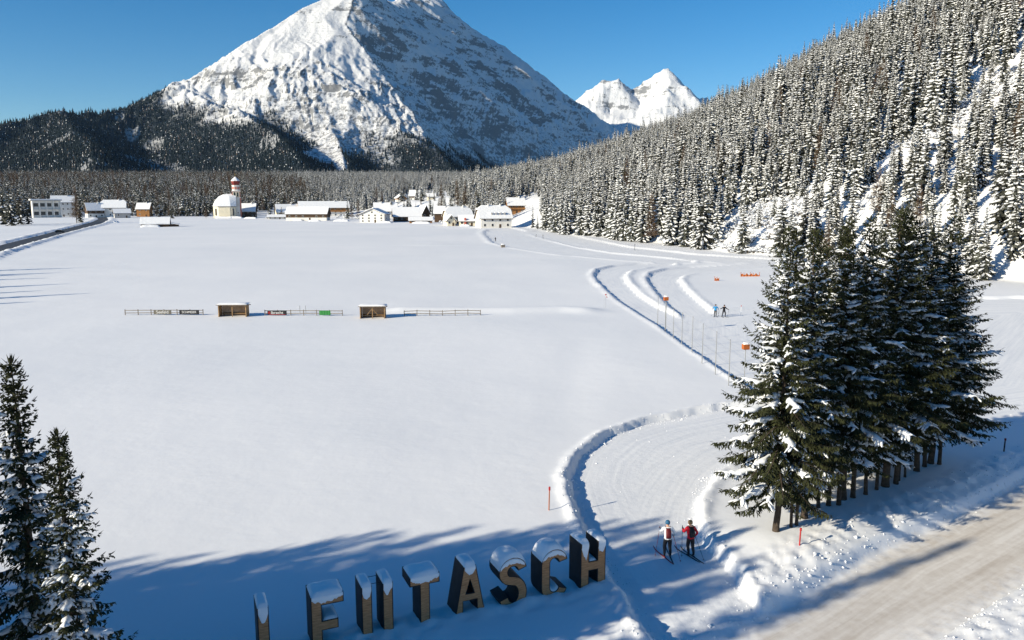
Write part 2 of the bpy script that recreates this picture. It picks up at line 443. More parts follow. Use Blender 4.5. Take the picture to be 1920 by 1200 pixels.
# far-left main road
def ribbon(name, Lp, Rp, dz, m, n=6):
    V, Fq = [], []
    L_, R_ = np.array([G(*p) for p in Lp]), np.array([G(*p) for p in Rp])
    t = np.linspace(0, len(L_) - 1, (len(L_) - 1) * n + 1)
    for k in t:
        a = np.array([np.interp(k, range(len(L_)), L_[:, j]) for j in (0, 1)])
        b = np.array([np.interp(k, range(len(R_)), R_[:, j]) for j in (0, 1)])
        for s in (0, 0.33, 0.67, 1):
            p = a * (1 - s) + b * s
            V.append((p[0], p[1], dz + float(base_z(p[0], p[1]))))
    for i in range(len(t) - 1):
        for j in range(3):
            Fq.append((i * 4 + j, (i + 1) * 4 + j, (i + 1) * 4 + j + 1, i * 4 + j + 1))
    o = link(name, np_mesh(name, V, Fq, [m])); o['kind'] = 'structure'; return o
ribbon('main_road', AROAD_L, AROAD_R, 0.02, M['asphalt'])

# ------------------------------------------------------------------ mountains
BASE = 30.0
RID = [   # fall-off slope, its curvature, ridge points (photo column, row, km away)
    (0.74, 1.3, [(-420, 262, 4.2), (-150, 235, 4.3), (0, 230, 4.4), (110, 218, 4.5), (200, 209, 4.6), (275, 196, 4.7), (330, 172, 4.85), (400, 120, 5.0), (480, 66, 5.2), (560, 16, 5.45), (610, -6, 5.6), (668, -30, 5.7)]),
    (0.74, 1.12, [(668, -30, 5.7), (700, -16, 6.0), (735, 4, 6.4), (770, -12, 6.8), (800, -8, 7.1), (826, 6, 7.4), (840, 40, 7.9)]),
    (0.80, 1.2, [(668, -30, 5.7), (660, 20, 5.45), (648, 52, 5.3), (668, 78, 5.15), (720, 140, 4.9), (765, 205, 4.6), (800, 262, 4.2), (850, 325, 3.7)]),
    (0.82, 1.3, [(640, 60, 5.3), (585, 150, 4.85), (610, 225, 4.3), (640, 280, 3.8), (650, 325, 3.3)]),
    (0.66, 1.4, [(330, 172, 4.85), (440, 205, 4.3), (520, 255, 3.7), (560, 300, 3.1)]),
    (0.55, 1.4, [(110, 218, 4.5), (150, 250, 3.8), (180, 300, 3.0)]),
    (0.90, 1.2, [(1000, 230, 9.6), (1070, 214, 9.6), (1100, 185, 9.6), (1130, 152, 9.7), (1146, 160, 9.7), (1160, 153, 9.7), (1182, 174, 9.8), (1208, 160, 9.8), (1236, 134, 9.9), (1250, 125, 9.9), (1264, 140, 9.9), (1300, 180, 10.0), (1345, 206, 10.2), (1450, 240, 10.5), (1700, 250, 10.8)]),
    (0.95, 1.2, [(1250, 125, 9.9), (1240, 160, 9.7), (1266, 205, 9.3), (1285, 245, 8.9), (1300, 290, 8.4)]),
]
RW = [(k, pw, np.array([AT(a, b, c * 1000) for a, b, c in pts])) for k, pw, pts in RID]
_sp = np.vstack([RW[2][2][::-1], RW[1][2][1:]]); _sp = _sp[np.argsort(_sp[:, 1])]
SPX, SPY, SPZ = np.r_[_sp[0, 0], _sp[:, 0]], np.r_[2500, _sp[:, 1]], np.r_[100, _sp[:, 2]]
def mtn_z(x, y, detail=True):
    wx = x + 90 * fbm(x / 700, y / 700, 2, 91); wy = y + 90 * fbm(x / 700, y / 700, 2, 97)
    d0 = np.hypot(wx - x, wy - y)
    acc = np.full(x.shape, 0.0); K = 28.0
    zs = []
    for k, pw, P in RW:
        best = np.full(x.shape, -1e9)
        for i in range(len(P) - 1):
            a, b = P[i], P[i + 1]
            e = b[:2] - a[:2]
            for (qx, qy, mixw) in ((wx, wy, 1.0),):
                t = np.clip(((qx - a[0]) * e[0] + (qy - a[1]) * e[1]) / (e @ e), 0, 1)
                d = np.hypot(qx - a[0] - t * e[0], qy - a[1] - t * e[1])
                dt = np.clip(((x - a[0]) * e[0] + (y - a[1]) * e[1]) / (e @ e), 0, 1)
                dr = np.hypot(x - a[0] - dt * e[0], y - a[1] - dt * e[1])
                w = sstep(30, 350, dr)
                d = dr * (1 - w) + d * w; t = dt * (1 - w) + t * w
                zr = a[2] + t * (b[2] - a[2])
                h = np.maximum(zr - BASE, 20)
                best = np.maximum(best, BASE - 60 + (h + 60) * np.clip(1 - k * d / ((h + 60) * pw), 0, 1) ** pw - 0.01 * d)
        zs.append(best)
    far_ = np.maximum(zs[6], zs[7]); zs = np.array(zs[:6]); mx = zs.max(0)
    z = mx + K * np.log(np.exp(np.clip((zs - mx) / K, -30, 0)).sum(0)) - K * 0.35
    # the lee face drops away to the right of the spine
    xs_, zs_ = np.interp(y, SPY, SPX), np.interp(y, SPY, SPZ)
    zr_ = zs_ + 8 - np.interp(y, [3500, 5400, 6400, 7600], [0.95, 0.95, 0.80, 0.68]) * np.clip(x - xs_, 0, None)
    zr_ = 60 * np.log1p(np.exp(np.clip((zr_ - BASE) / 60, -30, 30))) + BASE - 10
    z = np.minimum(z, np.where(x > xs_, zr_, zs_ + 8 + 0.40 * np.clip(xs_ - x, 0, None)))
    z = np.maximum(z, far_)
    fr_ = sstep(8000, 8500, y) * np.clip((z - 200) / 600, 0, 1)
    z = z + fr_ * (60 * (ridged(x / 620, y / 800, 6, 201, 0.5) - 0.95) + 10 * fbm(x / 90, y / 90, 3, 205))
    rel = np.clip((z - BASE) / 500, 0, 1)
    # lee side: strata and gullies run down to the right; sunny side: fall lines run towards the valley
    if detail:
        s1 = 0.97 * x - 0.24 * y; s2 = 0.24 * x + 0.97 * y
        right = sstep(-60, 60, x - xs_)
        A = ridged(x / 420 + 0.15 * perlin(y / 300, x / 300, 3), y / 1300, 4, 7, 0.45) * 34
        B = ridged(s2 / 420, s1 / 1500, 6, 11, 0.5) * 46 + 16 * ridged(s1 / 520, s2 / 520, 4, 19)
        low = 0.16 + 0.84 * sstep(1150, 480, z)
        qx = x + 70 * fbm(x / 300, y / 300, 3, 63); qy = y + 120 * fbm(x / 350, y / 350, 3, 65)
        C = 17 * ridged((qx + 0.3 * qy) / 85, qy / 200, 4, 51, 0.6)
        z = z + rel * ((A - 30 + (C - 15)) * low * (1 - right) + (B - 50) * right) + rel * (8 * low + 5 * right) * fbm(x / 60, y / 110, 4, 15, 0.6)
    return z
az = np.linspace(math.atan((-330 - CX) / F), math.atan((1560 - CX) / F), 760)
rm = np.concatenate([np.linspace(1700, 3000, 60, endpoint=False), np.linspace(3000, 7000, 280, endpoint=False), np.linspace(7000, 11400, 110)])
Rm, Am = np.meshgrid(rm, az, indexing='ij')
mx_, my_ = (Rm * np.sin(Am)).ravel(), (Rm * np.cos(Am)).ravel()
mz_ = mtn_z(mx_, my_)
mi_ = np.arange(Rm.size).reshape(Rm.shape)
mq = np.stack([mi_[:-1, :-1], mi_[:-1, 1:], mi_[1:, 1:], mi_[1:, :-1]], -1).reshape(-1, 4)
def mountain_mat():
    m = mat('mountain_snow_rock', SNOW, 0.8, spec=0.1)
    n, l, b = nodes(m)
    g = n.new('ShaderNodeNewGeometry')
    sp = n.new('ShaderNodeSeparateXYZ'); l.new(g.outputs['Position'], sp.inputs[0])
    sn = n.new('ShaderNodeSeparateXYZ'); l.new(g.outputs['True Normal'], sn.inputs[0])
    def noise(scale, det, vec=None, rough=0.6):
        t = n.new('ShaderNodeTexNoise'); t.inputs['Scale'].default_value = scale; t.inputs['Detail'].default_value = det; t.inputs['Roughness'].default_value = rough
        l.new(vec or g.outputs['Position'], t.inputs['Vector']); return t.outputs['Fac']
    n1 = noise(0.004, 8); n2 = noise(0.03, 6, rough=0.75)
    # strata bands dipping to the right
    mp = n.new('ShaderNodeMapping'); mp.inputs['Rotation'].default_value = (0.2, 0.55, 0); mp.inputs['Scale'].default_value = (0.0016, 0.003, 0.014)
    l.new(g.outputs['Position'], mp.inputs['Vector'])
    n3 = noise(1.0, 7, mp.outputs['Vector'], 0.65)
    steep = mathn(n, l, 'SUBTRACT', 0.80, sn.outputs[2])
    v = mathn(n, l, 'ADD', mathn(n, l, 'MULTIPLY', steep, 1.5), mathn(n, l, 'MULTIPLY', mathn(n, l, 'SUBTRACT', n3, 0.5), 2.1))
    v = mathn(n, l, 'ADD', v, mathn(n, l, 'MULTIPLY', mathn(n, l, 'SUBTRACT', n1, 0.5), 1.1))
    v = mathn(n, l, 'ADD', v, mathn(n, l, 'MULTIPLY', mathn(n, l, 'SUBTRACT', n2, 0.5), 0.8))
    v = mathn(n, l, 'SUBTRACT', v, mathn(n, l, 'MULTIPLY', mathn(n, l, 'GREATER_THAN', sp.outputs[1], 8000), 0.16))
    rk = n.new('ShaderNodeMapRange'); rk.inputs['From Min'].default_value = 0.27; rk.inputs['From Max'].default_value = 0.42
    l.new(v, rk.inputs['Value'])
    # dwarf pine and boulders speckling the middle slopes
    alt = n.new('ShaderNodeMapRange'); alt.inputs['From Min'].default_value = 950; alt.inputs['From Max'].default_value = 350
    l.new(sp.outputs[2], alt.inputs['Value'])
    spk = n.new('ShaderNodeMapRange'); spk.inputs['From Min'].default_value = 0.54; spk.inputs['From Max'].default_value = 0.64
    l.new(mathn(n, l, 'ADD', noise(0.05, 4, rough=0.7), mathn(n, l, 'MULTIPLY', mathn(n, l, 'SUBTRACT', alt.outputs[0], 0.6), 0.14)), spk.inputs['Value'])
    k = mathn(n, l, 'MAXIMUM', rk.outputs[0], mathn(n, l, 'MULTIPLY', spk.outputs[0], alt.outputs[0]), True)
    rc = n.new('ShaderNodeValToRGB')
    rc.color_ramp.elements[0].color = (0.07, 0.075, 0.085, 1); rc.color_ramp.elements[1].color = (0.20, 0.205, 0.215, 1)
    l.new(n2, rc.inputs['Fac'])
    mx = n.new('ShaderNodeMix'); mx.data_type = 'RGBA'
    mx.inputs['A'].default_value = (0.72, 0.73, 0.75, 1)
    l.new(mathn(n, l, 'MULTIPLY', k, 0.85), mx.inputs['Factor']); l.new(rc.outputs['Color'], mx.inputs['B'])
    fa = n.new('ShaderNodeAttribute'); fa.attribute_name = 'forest'
    m2 = n.new('ShaderNodeMix'); m2.data_type = 'RGBA'; m2.inputs['B'].default_value = (0.035, 0.045, 0.055, 1)
    l.new(mathn(n, l, 'MULTIPLY', fa.outputs['Fac'], 1.0), m2.inputs['Factor']); l.new(mx.outputs['Result'], m2.inputs['A'])
    l.new(m2.outputs['Result'], b.inputs['Base Color'])
    bp = n.new('ShaderNodeBump'); bp.inputs['Strength'].default_value = 0.8; bp.inputs['Distance'].default_value = 14
    l.new(n2, bp.inputs['Height']); l.new(bp.outputs['Normal'], b.inputs['Normal'])
    return m
def forest_density(X, Y, Z):
    px, py, dep = PROJ(X, Y, Z)
    tl = np.interp(px, [0, 260, 330, 420, 520, 620, 760, 900, 1100, 1300], [620, 640, 540, 430, 340, 260, 280, 270, 260, 250])
    nz = fbm(X / 330, Y / 330, 4, 123)
    lim = tl + 130 * nz
    dens = sstep(lim + 60, lim - 90, Z) * np.where(fbm(X / 260, Y / 420, 3, 171) > 0.45, 0.5, 1.0)
    chute = seg_d(px, py, [(590, 180), (575, 230), (610, 270), (640, 310)]) < 12 + 10 * nz
    chute |= in_poly(px, py, [(562, 288), (600, 275), (650, 300), (648, 312), (600, 305)])
    return np.where(chute, 0, dens)
def in_poly(px, py, poly):
    return poly_sd(px, py, np.array(poly, float)) < 0
M['mountain'] = mountain_mat()
o = link('mountain', np_mesh('mountain', np.stack([mx_, my_, mz_], 1), mq, [M['mountain']], attrs={'forest': np.where(np.hypot(mx_, my_) < 6000, forest_density(mx_, my_, mz_), 0)})); o['kind'] = 'structure'
o['label'] = 'tall snow covered mountain range with rocky shaded right face'

# ------------------------------------------------------------------ trees
class Acc:
    """collects diamonds and strips as triangles with a material index"""
    def __init__(s): s.V = []; s.F = []; s.M = []; s.n = 0
    def tris(s, V, Fc, mi):
        V = np.asarray(V, float).reshape(-1, 3); Fc = np.asarray(Fc, int).reshape(-1, 3)
        s.V.append(V); s.F.append(Fc + s.n); s.M.append(np.full(len(Fc), mi)); s.n += len(V)
    def diamonds(s, P, D, S, ln, wd, mi, mid=0.45):
        """P base points, D unit directions, S unit sideways, ln lengths, wd widths"""
        n = len(P); ln = np.broadcast_to(ln, n)[:, None]; wd = np.broadcast_to(wd, n)[:, None]
        c = P + D * ln * mid
        V = np.stack([P, c + S * wd / 2, P + D * ln, c - S * wd / 2], 1).reshape(-1, 3)
        b = np.arange(n) * 4
        s.tris(V, np.concatenate([np.stack([b, b + 1, b + 2], 1), np.stack([b, b + 2, b + 3], 1)]), mi)
    def tube(s, ring_pts, mi, cap=True):
        """ring_pts (stations, k, 3)"""
        st, k, _ = ring_pts.shape
        V = ring_pts.reshape(-1, 3); Fc = []
        for i in range(st - 1):
            for j in range(k):
                a, b = i * k + j, i * k + (j + 1) % k
                Fc += [(a, b, b + k), (a, b + k, a + k)]
        if cap:
            for j in range(1, k - 1):
                Fc += [(0, j + 1, j), ((st - 1) * k, (st - 1) * k + j, (st - 1) * k + j + 1)]
        s.tris(V, Fc, mi)
    def mesh(s, name, mats, smooth=False):
        return np_mesh(name, np.concatenate(s.V), np.concatenate(s.F), mats, np.concatenate(s.M), smooth)
def nrm(a): return a / np.maximum(np.linalg.norm(a, axis=-1, keepdims=True), 1e-9)

def trunk_mesh(name, Ht, r0, seed, n=8):
    rng = np.random.default_rng(seed)
    a = Acc(); zs = np.array([-0.6, 0, 0.3, 1.0, 2.5, Ht * 0.35, Ht * 0.6, Ht * 0.85, Ht])
    rd = r0 * np.array([1.25, 1.2, 1.05, 0.98, 0.92, 0.75, 0.5, 0.2, 0.04])
    off = np.cumsum(rng.normal(0, 0.02, (len(zs), 2)), 0); off[:3] = 0
    th = np.arange(n) / n * 2 * np.pi
    rg = np.stack([np.stack([off[i, 0] + rd[i] * np.cos(th), off[i, 1] + rd[i] * np.sin(th), np.full(n, zs[i])], 1) for i in range(len(zs))])
    a.tube(rg, 0)
    return a.mesh(name, [M['bark']], True)

def hero_crown(name, Ht, hb, Rm_, seed, snow_amt=0.55, step=0.34):
    rng = np.random.default_rng(seed)
    nd, sw = Acc(), Acc()
    z = hb; ga = rng.uniform(0, 6)
    up = np.array((0, 0, 1.0))
    gap = rng.uniform(0, 6.28)
    while z < Ht - 0.25:
        fr = (z - hb) / (Ht - hb)
        L0 = Rm_ * (1 - fr) ** 0.82 * (0.72 + 0.28 * min(1, fr * 7))
        nb = 5
        if fr > 0.93: nb = 4
        for b in range(nb):
            ga += 2.399963 + rng.normal(0, 0.25)
            L = max(0.22, L0 * rng.uniform(0.55, 1.18))
            zz = z + rng.uniform(-0.12, 0.12)
            out = np.array((math.cos(ga), math.sin(ga), 0)); side = np.array((-out[1], out[0], 0))
            tilt = -0.08 + 0.68 * fr ** 1.6 + rng.normal(0, 0.07)
            drp = (0.42 - 0.32 * fr) * rng.uniform(0.5, 1.35)
            curl = rng.normal(0, 0.10)
            nst = max(4, int(L / 0.125))
            t = np.linspace(0.06, 1, nst)
            def path(t):
                t = np.asarray(t)[:, None]
                return np.array((0, 0, zz)) + out * (L * t) + side * (curl * L * t * t) + up * (L * (tilt * t - drp * t ** 2 + 0.20 * t ** 4))
            P = path(t); T = nrm(path(t + 0.02) - path(t - 0.02))
            # branch wood
            wdt = 0.022 * (1 - 0.8 * t)[:, None] * (L / 2 + 0.5)
            Vv = np.concatenate([P + side * wdt, P - side * wdt]); k = nst
            i = np.arange(k - 1)
            nd.tris(Vv, np.concatenate([np.stack([i, i + 1, i + 1 + k], 1), np.stack([i, i + 1 + k, i + k], 1)]), 1)
            tl = (0.16 + L * 0.17) * (1 - 0.55 * t ** 2) * np.clip(t * 3.2, 0.35, 1)
            for sgn in (-1, 1):
                jit = rng.normal(0, 0.16, (nst, 3))
                D = nrm(T * 0.62 + side * sgn * 0.75 - up * (0.30 + 0.25 * (1 - fr)) + jit)
                ln = tl * rng.uniform(0.65, 1.25, nst)
                S = nrm(np.cross(D, up) + rng.normal(0, 0.35, (nst, 3)))
                nd.diamonds(P, D, S, ln, 0.085 + 0.05 * ln, 0)
                # sub twigs
                for q in (0.4, 0.7):
                    Pq = P + D * (ln * q)[:, None]
                    for s2 in (-1, 1):
                        Dq = nrm(D * 0.7 + np.cross(D, up) * s2 * 0.6 - up * 0.35 + rng.normal(0, 0.2, (nst, 3)))
                        kp = rng.random(nst) < 0.8
                        nd.diamonds(Pq[kp], Dq[kp], nrm(np.cross(Dq, up) + rng.normal(0, 0.5, (nst, 3)))[kp], (ln * 0.5)[kp], 0.075, 0)
            # hanging sprays
            hk = rng.random(nst) < 0.85
            Dh = nrm(np.tile(-up, (nst, 1)) + rng.normal(0, 0.22, (nst, 3)) + T * 0.15)
            nd.diamonds(P[hk], Dh[hk], nrm(rng.normal(0, 1, (nst, 3)) * (1, 1, 0.1))[hk], (tl * rng.uniform(0.5, 1.3, nst))[hk], 0.10, 0)
            # tip
            nd.diamonds(P[-1:], nrm(T[-1:] + up * 0.15), side[None], 0.16 + 0.05 * L, 0.07, 0)
            # snow lying along the branch
            face = 0.5 + 0.5 * math.cos(ga - gap)
            if rng.random() < snow_amt * (0.65 + 0.6 * face) and L > 0.5:
                a0 = rng.uniform(0.10, 0.40); a1 = min(0.98, a0 + rng.uniform(0.25, 0.65))
                ns = int(np.clip((a1 - a0) * L / 0.13, 4, 13))
                ts = np.linspace(a0, a1, ns); Ps = path(ts); Ts = nrm(path(ts + 0.02) - path(ts - 0.02))
                Ss = nrm(np.cross(Ts, up)); Us = nrm(np.cross(Ss, Ts))
                env = np.sqrt(np.clip(1 - (np.linspace(-1, 1, ns)) ** 4, 0.03, 1))
                wd = (0.065 + 0.050 * L) * env * rng.uniform(0.5, 1.5, ns)
                th = (0.045 + 0.016 * L) * env * rng.uniform(0.6, 1.4, ns)
                rings = []
                for (cs, cu, dr) in ((-1.0, -0.25, 1), (-0.62, 0.62, .3), (0.0, 1.0, 0), (0.62, 0.62, .3), (1.0, -0.25, 1), (0.0, -0.2, 0)):
                    rings.append(Ps + Ss * (cs * wd * rng.uniform(0.6, 1.4, ns))[:, None] + Us * (cu * th + 0.02)[:, None]
                                 - up * (dr * wd * 0.45)[:, None] + rng.normal(0, 0.014, (ns, 3)))
                sw.tube(np.stack(rings, 1), 0)
                # fingers of snow lying along the side twigs
                tw_ = (0.16 + L * 0.17)
                for _ in range(int(2 + L * 3.2)):
                    j = rng.integers(0, ns); s_ = rng.choice((-1, 1))
                    D_ = nrm(Ts[j] * 0.62 + Ss[j] * -s_ * 0.75 - up * 0.38 + rng.normal(0, 0.12, 3))
                    ln_ = tw_ * rng.uniform(0.4, 0.95); q0 = Ps[j] + D_ * ln_ * 0.15
                    sd_ = nrm(np.cross(D_, up)); rg = []
                    for (f_, w_) in ((0, 0.6), (0.4, 1.0), (0.75, 0.8), (1.0, 0.25)):
                        c = q0 + D_ * ln_ * f_ + up * 0.02; w2 = w_ * rng.uniform(0.03, 0.06) * (1 + 0.25 * L)
                        rg.append(np.stack([c + sd_ * w2, c + up * w2 * 0.8, c - sd_ * w2, c - up * w2 * 0.3]))
                    sw.tube(np.array(rg), 0)
        z += step * (1.0 - 0.35 * fr)
    # leader
    tp = np.tile(np.array((0, 0, Ht - 0.3)), (10, 1)); dd = nrm(np.stack([rng.normal(0, .5, 10), rng.normal(0, .5, 10), rng.uniform(.6, 1.4, 10)], 1))
    nd.diamonds(tp, dd, nrm(np.cross(dd, rng.normal(0, 1, (10, 3)))), 0.4, 0.06, 0)
    return nd.mesh(name + '_needles', [M['needle'], M['bark']]), sw.mesh(name + '_snow', [M['treesnow']], True)

def mid_crown(name, Ht, hb, Rm_, seed, whorls=22, nbr=8, snow=0.75, nmat=None, seg=3):
    """snow-laden spruce for the hillside: every branch a drooping ragged fan with snow lying on it"""
    rng = np.random.default_rng(seed); a = Acc(); up = np.array((0, 0, 1.0)); ga = rng.uniform(0, 6)
    for w in range(whorls):
        fr = (w + 0.3) / whorls; fr = fr ** 0.92
        z = hb + (Ht - hb) * fr
        L0 = Rm_ * (1 - fr) ** 0.9 * (0.75 + 0.25 * min(1, fr * 8)) + 0.12
        n_ = max(4, int(nbr * (0.55 + 0.45 * (1 - fr))))
        for b in range(n_):
            ga += 2.399963 + rng.normal(0, 0.3)
            L = L0 * rng.uniform(0.62, 1.15)
            out = np.array((math.cos(ga), math.sin(ga), 0)); side = np.array((-out[1], out[0], 0))
            z0 = z + rng.uniform(-0.3, 0.3)
            tilt = -0.25 + 0.8 * fr ** 2; drp = 0.38 * (1 - 0.6 * fr) * rng.uniform(0.7, 1.3)
            t = np.linspace(0.08, 1, seg + 1)
            P = np.array((0, 0, z0)) + out * (L * t)[:, None] + up * (L * (tilt * t - drp * t * t + 0.14 * t ** 4))[:, None]
            wd = (0.26 * L + 0.22) * np.sin(np.clip(t * 0.9 + 0.1, 0, 1) * np.pi) ** 0.6 * rng.uniform(0.7, 1.3, seg + 1) + 0.05
            hang = (0.22 + 0.16 * L) * rng.uniform(0.5, 1.4, (2, seg + 1))
            Lf = P + side * wd[:, None] - up * hang[0][:, None]; Rt = P - side * wd[:, None] - up * hang[1][:, None]
            k = seg + 1; i = np.arange(seg)
            # ragged fan: alternate edge points pulled in
            for s_, E in ((0, Lf), (1, Rt)):
                mdE = (E[:-1] + E[1:]) / 2 * 0.55 + (P[:-1] + P[1:]) / 2 * 0.45
                V = np.concatenate([P, E, mdE])
                Fc = np.concatenate([np.stack([i, i + k, i + 2 * k], 1), np.stack([i, i + 2 * k, i + 1], 1), np.stack([i + 1, i + 2 * k, i + 1 + k], 1)])
                a.tris(V, Fc, 0)
            if rng.random() < snow:
                sc = rng.uniform(0.35, 0.8); h_ = 0.10 + 0.03 * L
                j0 = 0 if rng.random() < 0.6 else 1
                Pp = P[j0:] + up * h_; kk = len(Pp); i2 = np.arange(kk - 1)
                if kk >= 2:
                    e = np.linspace(0.7, 1, kk) * rng.uniform(0.7, 1.2, kk); e[-1] *= 0.7
                    A_ = P[j0:] + (Lf[j0:] - P[j0:]) * (sc * e)[:, None] + up * 0.05
                    B_ = P[j0:] + (Rt[j0:] - P[j0:]) * (sc * e * rng.uniform(0.6, 1.2))[:, None] + up * 0.05
                    V = np.concatenate([A_, Pp, B_])
                    Fc = np.concatenate([np.stack([i2, i2 + kk, i2 + kk + 1], 1), np.stack([i2, i2 + kk + 1, i2 + 1], 1),
                                         np.stack([i2 + kk, i2 + 2 * kk, i2 + 2 * kk + 1], 1), np.stack([i2 + kk, i2 + 2 * kk + 1, i2 + kk + 1], 1)])
                    a.tris(V, Fc, 1)
    tp = np.tile(np.array((0, 0, Ht - 0.5)), (6, 1)); dd = nrm(np.stack([rng.normal(0, .35, 6), rng.normal(0, .35, 6), np.ones(6)], 1))
    a.diamonds(tp, dd, nrm(np.cross(dd, rng.normal(0, 1, (6, 3)))), 0.9, 0.18, 0)
    return a.mesh(name, [nmat or M['needle_far'], M['frost']])
def larch_crown(name, Ht, hb, Rm_, seed, n=340):
    rng = np.random.default_rng(seed); a = Acc()
    fr = rng.random(n) ** 1.2
    z = hb + (Ht - hb) * fr; L = (Rm_ * (1 - fr) ** 0.8 + 0.3) * rng.uniform(0.6, 1.1, n); an = rng.uniform(0, 6.283, n)
    D = nrm(np.stack([np.cos(an), np.sin(an), rng.uniform(-0.2, 0.55, n)], 1))
    P = np.stack([0 * z, 0 * z, z], 1)
    a.diamonds(P, D, nrm(np.cross(D, rng.normal(0, 1, (n, 3)))), L, 0.16, 0)
    for q in (0.35, 0.6, 0.8):
        Dq = nrm(D + rng.normal(0, 0.7, (n, 3)))
        a.diamonds(P + D * (L * q)[:, None], Dq, nrm(np.cross(Dq, rng.normal(0, 1, (n, 3)))), L * 0.4, 0.13, 0)
    sk = rng.random(n) < 0.25
    a.diamonds((P + D * 0.1 + (0, 0, 0.15))[sk], D[sk], nrm(np.cross(D, np.tile((0, 0, 1.0), (n, 1))))[sk], L[sk] * 0.9, 0.16, 1)
    return a.mesh(name, [M['larch'], M['treesnow']])
def far_tree(name, seed, snow=0.4, nmat=None, tiers=6, w=0.2):
    """unit-height spruce seen kilometres away"""
    rng = np.random.default_rng(seed); a = Acc(); n = 7
    for t in range(tiers):
        f = t / tiers; z0 = 0.05 + 0.95 * f - 0.04; z1 = 0.05 + 0.95 * min(1, f + 1.7 / tiers)
        r0 = w * (1 - f) ** 0.9 + 0.012
        th = np.arange(n) / n * 6.283 + rng.uniform(0, 6)
        rim = np.stack([r0 * np.cos(th) * rng.uniform(0.55, 1.25, n), r0 * np.sin(th) * rng.uniform(0.55, 1.25, n), z0 + rng.uniform(-.03, .03, n)], 1)
        V = np.concatenate([[(0, 0, z1)], rim])
        for i in range(n):
            a.tris(V[[0, 1 + i, 1 + (i + 1) % n]], [(0, 1, 2)], 1 if rng.random() < snow else 0)
    return a.mesh(name, [nmat or M['needle_dark'], M['treesnow']])
def shrub_mesh(name, seed):
    rng = np.random.default_rng(seed); a = Acc()
    n = 60
    an = rng.uniform(0, 6.283, n); D = nrm(np.stack([np.cos(an), np.sin(an), rng.uniform(0.5, 2.2, n)], 1)); L = rng.uniform(0.7, 1.7, n)
    P = np.stack([rng.normal(0, .35, n), rng.normal(0, .35, n), np.full(n, -0.1)], 1)
    a.diamonds(P, D, nrm(np.cross(D, rng.normal(0, 1, (n, 3)))), L, 0.09, 0)
    Dq = nrm(D + rng.normal(0, 0.6, (n, 3))); a.diamonds(P + D * (L * 0.6)[:, None], Dq, nrm(np.cross(Dq, rng.normal(0, 1, (n, 3)))), L * 0.5, 0.08, 0)
    for _ in range(46):
        j = rng.integers(0, n); c = P[j] + D[j] * L[j] * rng.uniform(0.45, 1.0); r_ = rng.uniform(0.12, 0.30)
        rg = []
        for (zf, rf) in ((-0.4, 0.6), (0.05, 1.0), (0.5, 0.55)):
            th_ = np.arange(6) / 6 * 6.283
            rg.append(np.stack([c[0] + r_ * 1.3 * rf * np.cos(th_), c[1] + r_ * 1.3 * rf * np.sin(th_), np.full(6, c[2] + zf * r_)], 1) + rng.normal(0, r_ * 0.22, (6, 3)))
        a.tube(np.array(rg), 1)
    return a.mesh(name, [M['twig'], M['treesnow']])

# --- near spruces
HERO = []
for i, (Ht, hb, Rm_, sa) in enumerate([(15.0, 2.0, 3.2, 0.72), (14.4, 2.9, 2.9, 0.70), (15.3, 3.4, 3.1, 0.70), (12.0, 1.2, 2.05, 0.9)]):
    cr, sn = hero_crown('spruce_%d' % i, Ht, hb, Rm_, 100 + i, sa, 0.25 if i == 3 else 0.34)
    HERO.append((Ht, trunk_mesh('spruce_trunk_%d' % i, Ht, (0.155, 0.125, 0.16, 0.15)[i], 30 + i), cr, sn))
rnd = random.Random(5)
def near_spruce(v, x, y, rz, sc, label, group=None, wide=1.0, zoff=0.0):
    e = empty('spruce_tree', (x, y, gz(x, y) + zoff), rz); e.scale = (sc, sc, sc)
    Ht, tr, cr, sn = HERO[v]
    t_r = link('trunk', tr, e); k_r = rnd.uniform(0.75, 1.3) if v else 1.0; t_r.scale = (k_r, k_r, 1); e.rotation_euler[0] = rnd.uniform(-.02, .02); e.rotation_euler[1] = rnd.uniform(-.02, .02); c = link('crown', cr, e); c.scale = (wide, wide, 1); so_ = link('snow_load', sn, c); so_['kind'] = 'stuff'
    return tag(e, label, 'spruce tree', group)
rnd = random.Random(5)
NTH = 'first second third fourth fifth sixth seventh eighth ninth tenth eleventh twelfth thirteenth fourteenth fifteenth sixteenth seventeenth eighteenth nineteenth'.split()
for i, (x, y) in enumerate(ROWW):
    v = 0 if i == 0 else rnd.choice((1, 2))
    sc = [1.0, 0.80, 0.6, 0.97][i] if i < 4 else rnd.choice((rnd.uniform(0.66, 0.84), rnd.uniform(0.86, 1.08), rnd.uniform(0.86, 1.08)))
    lab = {0: 'tall spruce with bare lower trunk at the skier end of the roadside row',
           len(ROWW) - 1: 'dark spruce at the far end of the roadside row, above the bare bank'}.get(i, 'snow dusted spruce, %s of the roadside row counted from its trail end' % NTH[i])
    x += rnd.uniform(-.35, .35); y += rnd.uniform(-.35, .35)
    near_spruce(v, x, y, rnd.uniform(0, 6.28), sc, lab, None if i in (0, len(ROWW) - 1) else 'spruces of the roadside row', (1.08 if i < 2 else 1.0) if i < 6 else (1.12 if i < 15 else 1.42))
for i in range(9):                                  # second rank behind the row
    f = 0.34 + i * 0.078
    a = np.array(ROWW[0]) * (1 - f) + np.array(ROWW[-1]) * f + np.array((-0.6, 0.8)) * rnd.uniform(2.2, 4.0)
    near_spruce(rnd.choice((1, 2)), a[0], a[1], rnd.uniform(0, 6.28), rnd.uniform(0.88, 1.05), 'spruce in the rank behind the roadside row, %s from the trail end' % NTH[i], 'spruces of the roadside row', 1.1)
near_spruce(3, -14.45, 22.3, 1.0, 1.0, 'taller spruce with clumps of snow left of the lettering, cut by the picture edge', None, 1.04)
